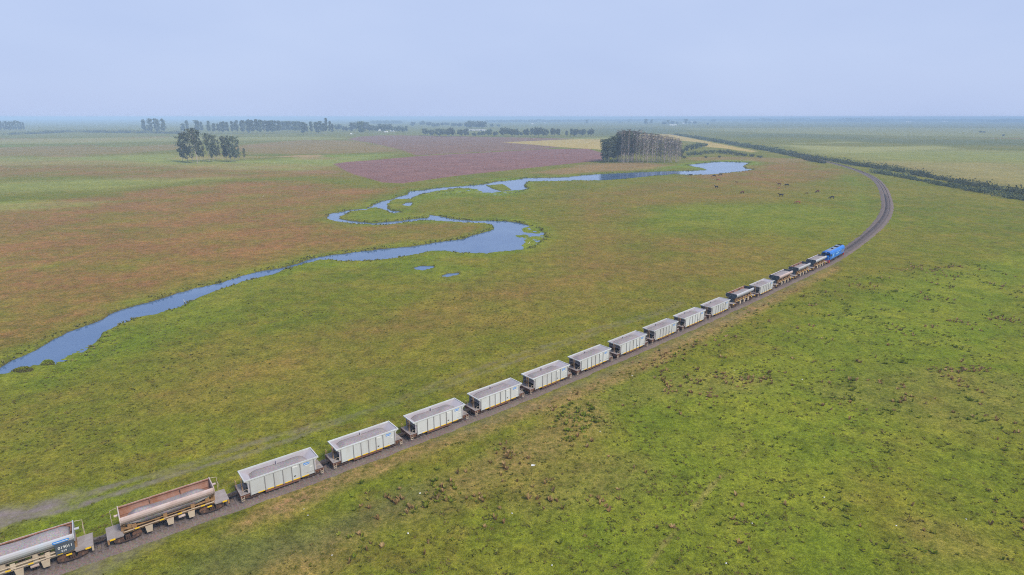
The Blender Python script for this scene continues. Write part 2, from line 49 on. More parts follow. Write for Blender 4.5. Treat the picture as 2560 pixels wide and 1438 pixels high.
MASKS = [('brown',0.95,16,[(-283.4,312.0),(-265.0,343.3),(-240.1,381.2),(-209.9,441.6),(-154.4,450.1),(-101.4,403.3),(-78.7,403.3),(-81.1,348.5),(-93.8,312.0),(-88.4,274.2),(-72.8,257.4),(-47.0,248.8),(-49.4,227.6),(-68.5,209.5),(-79.6,184.1),(-92.0,166.4),(-99.6,150.6),(-103.05,135.8),(-107.75,124.73),(-112.62,115.2)]),('brown',0.35,14,[(-218.6,334.9),(-150.8,343.3),(-92.0,285.8),(-83.3,227.6),(-95.6,194.0),(-105.1,173.2),(-121.8,173.2),(-168.2,227.6)]),('brown',0.6,6,[(-65.7,256.5),(-36.0,267.7),(-14.1,261.5),(-8.5,253.6),(-15.0,246.1),(-30.9,227.6),(-48.4,215.7),(-63.3,206.2),(-71.0,199.9)]),('brown',0.5,20,[(18.3,343.3),(58.7,403.3),(137.0,441.6),(201.5,456.0),(208.2,403.3),(141.6,343.3),(70.9,312.0),(47.9,253.6),(95.6,227.6),(86.3,194.0),(46.6,160.1),(11.68,138.85),(-15.33,119.8),(-35.75,103.14),(-55.48,97.93),(-56.27,108.87),(-35.54,132.87),(-20.0,160.1),(9.6,199.9),(24.8,263.5)]),('brown',0.25,12,[(-45.64,91.66),(-22.63,113.02),(-2.51,117.46),(1.56,108.87),(-19.34,94.7),(-33.03,86.06)]),('brown',0.75,16,[(134.8,487.7),(220.2,589.5),(302.8,642.8),(293.0,544.2),(243.6,456.0),(165.5,403.3),(129.1,415.3)]),('red',0.8,10,[(17.0,516.3),(52.0,565.9),(81.9,625.8),(133.4,637.0),(155.8,594.4),(129.6,548.4),(75.7,524.0),(39.3,498.1)]),('red',0.6,10,[(195.7,713.5),(247.1,728.0),(329.0,699.5),(324.0,660.7),(274.4,625.8),(237.6,673.1),(198.7,660.7)]),('brown',0.7,18,[(-563.5,642.8),(-453.2,673.1),(-346.3,615.0),(-278.5,625.8),(-190.1,604.5),(-153.6,544.2),(-118.0,471.3),(-179.0,468.2),(-249.6,456.0),(-346.7,487.7),(-416.1,471.3)]),('red',0.5,20,[(-795.9,913.3),(-744.8,988.4),(-612.7,962.1),(-580.0,1076.8),(-475.2,913.3),(-490.7,792.5),(-559.3,758.9),(-636.7,728.0)]),('red',0.6,16,[(-427.6,913.3),(-447.2,1076.8),(-426.0,1264.7),(-300.9,1222.1),(-149.2,848.7),(-211.2,810.4),(-273.0,775.3),(-340.9,792.5)]),('red',0.4,16,[(-1201.3,1385.2),(-933.0,1334.4),(-851.3,1530.8),(-756.7,1359.3),(-801.8,1144.9),(-994.9,1144.9)]),('sand',0.9,4,[(-280.3,728.0),(-267.3,758.9),(-240.1,767.0),(-223.2,735.5),(-242.2,713.5)]),('sand',0.35,7,[(-399.0,686.1),(-387.9,743.2),(-310.3,743.2),(-277.6,720.7),(-307.7,692.8),(-365.2,673.1)]),('lush',0.9,10,[(-298.9,334.9),(-272.2,334.9),(-236.5,334.9),(-223.6,322.3),(-243.8,309.2),(-262.0,291.9)]),('lush',0.6,12,[(-374.5,422.9),(-335.6,450.1),(-283.9,468.2),(-255.4,450.1),(-274.9,403.3),(-308.1,394.2),(-338.7,381.2)]),('lush',0.9,14,[(-498.2,706.5),(-439.4,783.8),(-356.4,673.1),(-281.6,673.1),(-227.7,758.9),(-148.2,783.8),(-170.3,604.5),(-174.7,531.9),(-257.2,544.2),(-334.1,565.9),(-410.7,615.0)]),('lush',0.7,5,[(-178.5,363.2),(-172.3,371.0),(-165.8,365.1),(-163.1,355.7),(-171.7,353.8)]),('lush',0.8,6,[(-183.0,199.9),(-169.3,199.9),(-155.8,191.1),(-147.2,188.4),(-149.4,178.0),(-160.0,173.2)]),('lush',0.6,3,[(-92.2,211.6),(-86.5,215.7),(-82.8,211.6),(-87.9,208.2)]),('lush',0.5,8,[(-288.8,471.3),(-253.9,494.6),(-205.5,487.7),(-208.5,465.1),(-247.8,441.6)]),('lush',0.55,14,[(58.2,279.9),(74.4,309.2),(116.0,334.9),(151.7,334.9),(173.0,312.0),(194.1,334.9),(152.5,263.5),(114.8,235.7),(88.9,253.6),(62.1,248.8)]),('lush',0.5,8,[(313.7,706.5),(289.5,565.9),(272.9,487.7),(224.9,381.2),(172.4,285.8),(125.5,220.0),(106.5,199.9),(132.0,244.3),(177.1,312.0),(229.6,403.3),(275.5,524.0)]),('lush',0.5,5,[(12.5,474.5),(108.6,516.3),(146.7,531.9),(151.2,548.4),(96.4,524.0),(39.6,501.6)]),('lush',0.9,4,[(102.3,557.0),(141.8,584.6),(207.3,660.7),(269.0,686.1),(241.3,575.1),(217.9,544.2),(184.0,508.9),(167.1,498.1),(176.4,548.4),(155.9,565.9),(127.7,540.0)]),('lush',0.6,4,[(-81.9,298.4),(-71.7,306.4),(-55.4,295.8),(-44.1,285.8),(-51.2,272.0),(-68.4,267.7),(-79.8,279.9)]),('lush',0.7,5,[(-63.4,192.8),(-49.7,191.1),(-37.4,195.2),(-28.0,204.9),(-19.5,203.7),(-24.2,196.9),(-36.2,188.4),(-52.5,182.0),(-63.2,184.1)]),('lush',0.5,5,[(-33.8,182.0),(-31.0,188.4),(-23.2,188.4),(-12.4,180.5),(-14.3,172.3),(-23.6,170.9)]),('lush',0.55,6,[(-93.14,100.47),(-87.77,104.99),(-85.33,117.46),(-80.44,132.87),(-73.6,166.4),(-67.9,163.4),(-72.51,135.8),(-76.77,113.02),(-79.67,97.93),(-82.06,90.2)]),('lush',0.6,6,[(-73.1,343.3),(-55.6,381.2),(-21.4,403.3),(-14.4,361.3),(-41.9,350.3),(-62.5,334.9)]),('lush',0.55,6,[(-61.34,58.38),(-57.33,62.76),(-52.18,65.99),(-48.12,65.99),(-48.08,59.79),(-53.28,55.1),(-56.45,52.69)]),('lush',0.6,9,[(15.65,97.93),(42.02,113.02),(83.25,145.33),(174.8,199.9),(100.03,108.87),(68.45,91.66),(40.67,64.34),(38.15,51.65),(9.12,51.65),(0.83,51.65),(-1.37,58.38),(11.77,70.44)]),('lush',0.5,9,[(79.71,108.87),(127.21,132.87),(53.49,48.34),(38.15,48.34)]),('pale',0.85,30,[(454.8,1045.6),(543.9,962.1),(687.0,988.4),(665.2,913.3),(475.2,792.5),(397.7,792.5)]),('red',0.6,25,[(375.8,660.7),(428.9,642.8),(491.5,625.8),(454.5,524.0),(341.7,403.3),(359.6,487.7),(348.9,565.9)]),('pale',0.5,25,[(387.2,673.1),(504.6,642.8),(436.6,487.7),(343.7,381.2),(385.6,524.0),(363.1,589.5)]),('lush',0.6,25,[(459.0,829.1),(618.8,848.7),(694.9,783.8),(587.5,660.7),(483.8,660.7),(403.4,686.1)]),('dark',0.5,60,[(518.4,1671.2),(814.6,1751.4),(865.5,1310.3),(1077.0,1222.1),(873.3,988.4),(712.7,1076.8),(633.5,1359.3),(475.2,1412.1)]),('dark',0.6,60,[(316.8,2457.2),(621.4,2837.2),(614.9,2166.5),(498.9,1839.6),(198.0,1530.8)]),('lush',0.6022857663495618,9.338005692211292,[(-262.2,571.6),(-235.8,579.9),(-188.6,574.1),(-192.6,563.5),(-235.9,561.9)]),('red',0.6203928739686827,8.152133620338414,[(-247.0,706.2),(-242.6,731.5),(-217.5,713.6),(-211.3,682.5),(-228.2,677.9)]),('brown',0.6915439194050134,9.768385167424118,[(-413.6,534.4),(-382.2,543.8),(-320.7,537.2),(-323.1,525.4),(-377.6,523.6)]),('lush',0.48617501104160205,6.8408876792491045,[(-474.4,951.7),(-475.7,985.6),(-441.9,961.6),(-426.6,920.0),(-445.2,913.9)]),('lush',0.45410234815132555,9.664567786338626,[(-348.7,543.0),(-330.6,549.7),(-294.6,545.0),(-295.5,536.4),(-327.4,535.1)]),('red',0.4264113853735938,10.348244886290882,[(-308.0,491.2),(-287.5,502.5),(-242.7,494.6),(-242.5,480.4),(-280.6,478.3)]),('brown',0.5708830959797516,6.616302629376745,[(-457.6,1011.6),(-437.8,1036.2),(-385.0,1018.8),(-380.9,988.1),(-423.1,983.6)]),('lush',0.4604544122974056,6.719441284430166,[(-654.8,983.2),(-658.1,1010.6),(-623.9,991.2),(-606.3,957.2),(-624.0,952.2)]),('lush',0.5821038020219454,6.652120785347979,[(-864.1,1001.5),(-852.5,1031.2),(-781.3,1010.2),(-762.0,973.5),(-809.7,968.1)]),('red',0.3548016625576898,10.716502583508694,[(-311.2,467.2),(-302.2,480.3),(-270.8,471.0),(-265.8,454.7),(-289.2,452.3)]),('brown',0.586604504691116,11.721632873737216,[(-220.8,411.8),(-193.8,417.8),(-147.2,413.6),(-151.9,406.1),(-195.3,404.9)]),('lush',0.38848110443514977,11.37802241224031,[(-306.3,429.2),(-300.0,434.7),(-282.3,430.9),(-280.3,423.9),(-294.5,422.8)]),('lush',0.36773693894400394,11.135646156752063,[(-310.1,442.4),(-292.4,455.2),(-248.1,446.2),(-245.8,430.3),(-281.7,428.0)]),('red',0.5798819320591814,7.874829684493301,[(-583.2,747.1),(-572.6,770.0),(-519.3,753.8),(-506.7,725.4),(-543.5,721.3)]),('brown',0.6539681258826887,6.5666496162673305,[(-739.9,1025.9),(-731.5,1044.8),(-689.8,1031.5),(-679.3,1007.6),(-708.6,1004.0)]),('lush',0.3560413056632796,10.62695962447276,[(-189.3,472.8),(-181.8,487.9),(-158.3,477.2),(-155.5,458.6),(-173.3,455.9)]),('lush',0.6253692641217858,9.955160577255871,[(-419.9,519.7),(-414.0,536.8),(-376.6,524.7),(-366.4,503.7),(-391.3,500.6)]),('red',0.3617627403142495,9.303946789277768,[(-307.1,574.8),(-280.3,593.6),(-220.4,580.3),(-220.3,557.0),(-270.4,553.6)]),('brown',0.7176002351775082,8.203279131142574,[(-243.1,699.1),(-232.7,722.6),(-200.2,706.0),(-196.5,677.0),(-221.2,672.8)]),('lush',0.6748384884310599,10.0789490185076,[(-237.0,510.4),(-231.5,520.2),(-213.7,513.3),(-211.1,501.0),(-224.7,499.1)]),('lush',0.6490869479295387,7.224611362874922,[(-293.2,864.1),(-265.8,877.0),(-216.1,867.9),(-219.8,851.4),(-265.1,849.0)]),('red',0.5389832863754264,5.90307175136806,[(-857.3,1263.3),(-864.5,1296.1),(-827.3,1273.0),(-804.5,1232.1),(-821.7,1226.1)]),('brown',0.6572756271162935,7.664554996201588,[(-395.4,781.3),(-376.7,798.1),(-331.2,786.3),(-329.0,765.3),(-366.5,762.1)]),('lush',0.6558626489033041,9.22801370315677,[(-509.1,581.9),(-489.4,590.0),(-445.3,584.3),(-444.1,574.1),(-481.7,572.6)]),('lush',0.6959869247321951,11.576146796962911,[(-227.1,419.0),(-217.0,428.6),(-191.2,421.9),(-189.6,409.8),(-210.4,408.0)]),('red',0.5317185898757325,9.854199044220332,[(-196.1,527.6),(-181.8,543.8),(-148.5,532.3),(-147.8,512.3),(-175.3,509.3)]),('red',0.4123000363771212,10.139820112785094,[(2716.4,3450.1),(3108.7,3585.5),(3443.6,3489.6),(3215.0,3324.6),(2796.7,3300.6)]),('red',0.4829587575826758,10.309807061407088,[(2265.9,3195.3),(2453.2,3273.1),(2607.2,3218.2),(2497.3,3121.0),(2297.4,3106.6)]),('pale',0.5818807439008089,14.395575398317398,[(569.8,1145.7),(616.5,1174.1),(654.4,1154.1),(626.7,1118.6),(577.2,1113.3)]),('red',0.5071626196022727,13.411393099562872,[(986.4,1356.4),(1147.7,1385.4),(1338.4,1365.0),(1269.4,1328.6),(1063.1,1323.2)]),('pale',0.42306948753250717,14.615630367648102,[(489.8,1107.1),(534.9,1130.3),(578.9,1114.0),(555.6,1084.9),(503.3,1080.6)]),('dark',0.42445730201173487,10.185415060386555,[(1069.7,3377.9),(1203.4,3506.9),(1308.2,3415.6),(1226.5,3258.0),(1089.0,3235.1)]),('lush',0.534053045154971,17.580385446065424,[(601.3,760.5),(669.4,778.2),(739.0,765.7),(705.0,743.5),(624.3,740.2)]),('pale',0.41620517319339445,12.00928870419484,[(932.9,1835.3),(1053.2,1859.3),(1204.5,1842.5),(1158.3,1811.9),(997.6,1807.3)]),('lush',0.5045922225550392,12.457164266348537,[(1363.5,1649.6),(1538.7,1710.7),(1682.9,1667.5),(1578.9,1592.7),(1394.7,1581.8)]),('pale',0.45,30,[(-1097.8,1264.7),(-895.5,1412.1),(-456.1,1469.1),(-360.8,1359.3),(-393.2,1264.7),(-617.7,1222.1),(-777.5,1109.8),(-909.6,1045.6)]),('pale',0.4,20,[(-636.7,728.0),(-513.2,728.0),(-439.0,792.5),(-281.6,673.1),(-213.8,728.0),(-149.8,792.5),(-167.5,594.4),(-181.7,531.9),(-259.2,548.4),(-388.0,604.5),(-517.6,589.5)]),('pale',0.35,16,[(-390.6,441.6),(-329.0,462.0),(-267.1,471.3),(-211.9,487.7),(-231.6,450.1),(-266.0,389.7),(-329.9,371.0)]),('pale',0.35,10,[(-294.8,330.1),(-262.0,333.3),(-231.0,330.1),(-241.7,312.0),(-263.1,293.2)]),('pale',0.4,30,[(665.2,2457.2),(1498.6,2837.2),(2154.0,2457.2),(1219.3,1385.2),(1009.7,1530.8),(736.5,1839.6)]),('pale',0.45,25,[(421.7,913.3),(605.8,913.3),(734.3,829.1),(343.7,381.2),(359.6,487.7),(364.3,604.5),(378.2,743.2)]),('plough',1.0,1.5,[(-180.4,615.0),(-172.4,642.8),(-146.5,679.6),(-115.2,735.5),(-74.6,783.8),(-32.0,819.6),(46.3,901.9),(112.8,913.3),(118.8,792.5),(98.1,660.7),(79.9,642.8),(47.5,604.5),(-17.2,524.0),(-47.8,484.3),(-78.2,430.7),(-94.2,438.9),(-132.9,505.2)]),('plough',0.8,4,[(-349.6,1310.3),(-364.9,1469.1),(-339.3,1580.6),(-231.5,1563.7),(-126.1,1499.3),(18.3,1412.1),(138.2,1334.4),(63.1,1232.5),(-18.6,1144.9),(28.2,1061.0),(75.0,962.1),(46.6,907.5),(-32.6,833.9),(-75.8,796.9),(-117.6,751.0),(-148.1,848.7),(-179.7,937.1),(-252.0,1109.8)]),('yellow',0.95,5,[(-23.8,1144.9),(63.6,1243.0),(144.2,1310.3),(200.1,1287.1),(136.2,879.8),(125.2,890.7),(72.5,962.1),(28.2,1061.0)]),('yellow',1.0,4,[(345.6,1671.2),(429.3,1648.5),(379.3,1222.1),(337.1,844.7),(320.3,819.6),(317.6,925.0),(303.5,975.1),(320.4,1045.6),(349.2,1109.8),(343.9,1163.3),(332.6,1243.0),(266.8,1287.1)]),('pale',0.6,4,[(16.7,1287.1),(152.4,1385.2),(219.3,1412.1),(203.6,1310.3),(144.2,1310.3)]),('dark',0.8,2,[(74.9,1155.8),(124.3,1127.1),(167.7,1099.7),(165.7,1086.5),(122.8,1113.2),(74.2,1144.9)]),('gravel',1.0,1.8,[(-63.16,61.62),(-59.76,63.39),(-57.04,64.34),(-54.6,65.33),(-53.9,64.83),(-54.37,63.39),(-55.67,61.84),(-57.81,60.29),(-60.13,58.04)]),('dark',0.6,2.6,[(-36.93,50.98),(-31.68,55.61),(-28.03,56.38),(-22.23,59.22),(-19.24,62.0),(-14.18,65.99),(-11.33,67.28),(-10.53,65.16),(-13.53,62.38),(-17.56,59.08),(-21.26,56.05),(-24.65,53.27),(-26.26,50.98)]),('red',0.42,3.0,[(-31.18,50.98),(-28.21,55.73),(-22.19,59.08),(-18.46,62.76),(-14.26,66.42),(-7.04,71.39),(1.18,78.7),(9.14,88.78),(15.19,94.7),(15.04,84.75),(6.72,74.38),(-1.57,68.6),(-7.77,62.76),(-14.51,57.7),(-18.53,52.69),(-19.7,50.98)]),('red',0.22,3,[(0.0,72.37),(6.89,76.49),(19.05,74.38),(19.8,70.44),(12.9,64.34),(5.77,62.0),(-1.46,62.76)]),('red',0.2,4,[(50.46,96.29),(65.83,104.99),(80.96,104.99),(92.43,99.61),(83.7,87.4),(68.4,82.24),(60.8,84.75),(52.94,90.2)]),('red',0.2,3,[(47.14,60.51),(52.18,58.38),(52.32,53.87),(45.93,52.11),(45.82,56.38)]),('red',0.2,3,[(14.4,93.92),(27.13,101.35),(38.73,103.14),(48.4,101.35),(42.51,93.92),(28.19,91.66),(18.28,88.78)]),('red',0.6,1.4,[(-29.07,65.16),(-19.16,72.37),(-6.09,82.0),(16.01,100.47),(55.5,138.85),(103.8,185.7),(101.7,180.5),(55.51,133.73),(18.36,97.1),(-3.6,80.44),(-17.03,69.98),(-25.47,63.39)]),('gravel',0.5,1.5,[(-48.1,51.65),(-43.44,55.42),(-39.94,59.43),(-35.27,63.39),(-30.02,67.72),(-22.99,72.37),(-13.61,79.28),(-13.46,78.25),(-21.6,71.2),(-25.94,67.89),(-29.57,65.16),(-34.28,61.24),(-38.36,57.37),(-42.71,51.65)]),('gravel',0.2,1.0,[(-13.61,79.28),(-1.93,87.4),(16.38,103.14),(56.66,142.02),(103.3,188.4),(110.8,195.2),(105.3,187.3),(57.1,137.92),(19.21,102.24),(3.24,88.09),(-6.03,81.03),(-12.66,76.71)]),('red',0.7,1.6,[(-28.77,64.34),(-24.98,68.16),(-19.05,71.88),(-11.69,78.14),(-8.88,79.28),(-13.45,74.38),(-18.52,69.51),(-23.81,64.34),(-26.8,61.62),(-31.13,58.38),(-32.49,57.37),(-32.05,60.51)])]
RUTS = [[(-62.47,60.8),(-54.25,64.83),(-50.73,67.8),(-45.74,70.91),(-38.95,76.6),(-30.89,82.0),(-22.95,87.54),(-12.88,98.59),(0.0,110.79),(7.83,116.89),(13.4,121.0),(18.99,127.34),(25.85,132.01),(33.48,137.92),(43.51,147.04)],[(-60.89,58.94),(-53.08,63.15),(-48.03,67.02),(-43.43,70.91),(-36.09,75.63),(-28.41,82.49),(-12.6,96.13),(0.78,108.47),(8.18,114.54),(14.48,119.8),(20.54,126.29),(26.81,131.16),(34.7,137.31),(43.94,146.36)]]
COWPATH = [(13.27,51.65),(16.91,56.38),(21.99,62.38),(24.06,65.16),(26.54,68.16),(29.94,71.88),(33.65,75.95),(36.92,79.85)]
WEEDZONES = [(1.0,0.42,[(-44.32,50.98),(-40.74,53.87),(-32.96,58.38),(-29.02,57.7),(-22.85,61.24),(-19.05,65.16),(-14.41,67.28),(-7.12,72.37),(1.19,79.85),(9.26,90.2),(14.4,93.92),(14.23,83.48),(6.72,74.38),(-1.57,68.6),(-6.45,64.34),(-9.52,61.24),(-15.11,58.38),(-20.58,53.87),(-22.16,50.98)]),(0.5,0.75,[(-1.66,73.36),(6.97,77.58),(20.98,75.42),(21.4,70.44),(13.74,63.55),(5.66,60.51),(-3.77,60.51)]),(0.55,0.5,[(36.18,81.03),(40.49,79.85),(41.6,72.37),(40.37,67.72),(37.15,68.6),(35.15,75.42)]),(0.5,0.45,[(50.5,97.93),(67.99,108.87),(83.62,108.87),(95.33,103.14),(83.85,86.06),(67.53,81.03),(60.01,83.48),(52.94,90.2)]),(0.4,0.6,[(13.71,93.92),(27.56,103.14),(39.34,104.99),(50.64,103.14),(45.64,91.66),(34.41,90.2),(20.89,88.78),(13.79,84.75)]),(0.5,0.5,[(47.61,61.24),(52.69,59.08),(53.18,53.87),(49.24,50.98),(45.09,52.11),(45.38,56.38)]),(0.3,0.5,[(35.94,59.79),(40.61,59.79),(39.15,56.38),(35.59,56.38)]),(0.28,0.4,[(58.42,138.85),(97.9,173.2),(152.9,199.9),(180.2,199.9),(103.16,108.87),(82.42,113.02),(64.41,117.46),(53.76,122.22)]),(0.3,0.7,[(16.13,101.35),(35.13,117.46),(53.31,132.87),(54.76,124.73),(37.51,108.87),(22.76,97.93)]),(0.06,0.5,[(-23.8,50.98),(-8.57,61.24),(13.61,83.48),(95.5,168.6),(234.0,263.5),(55.33,50.44)])]
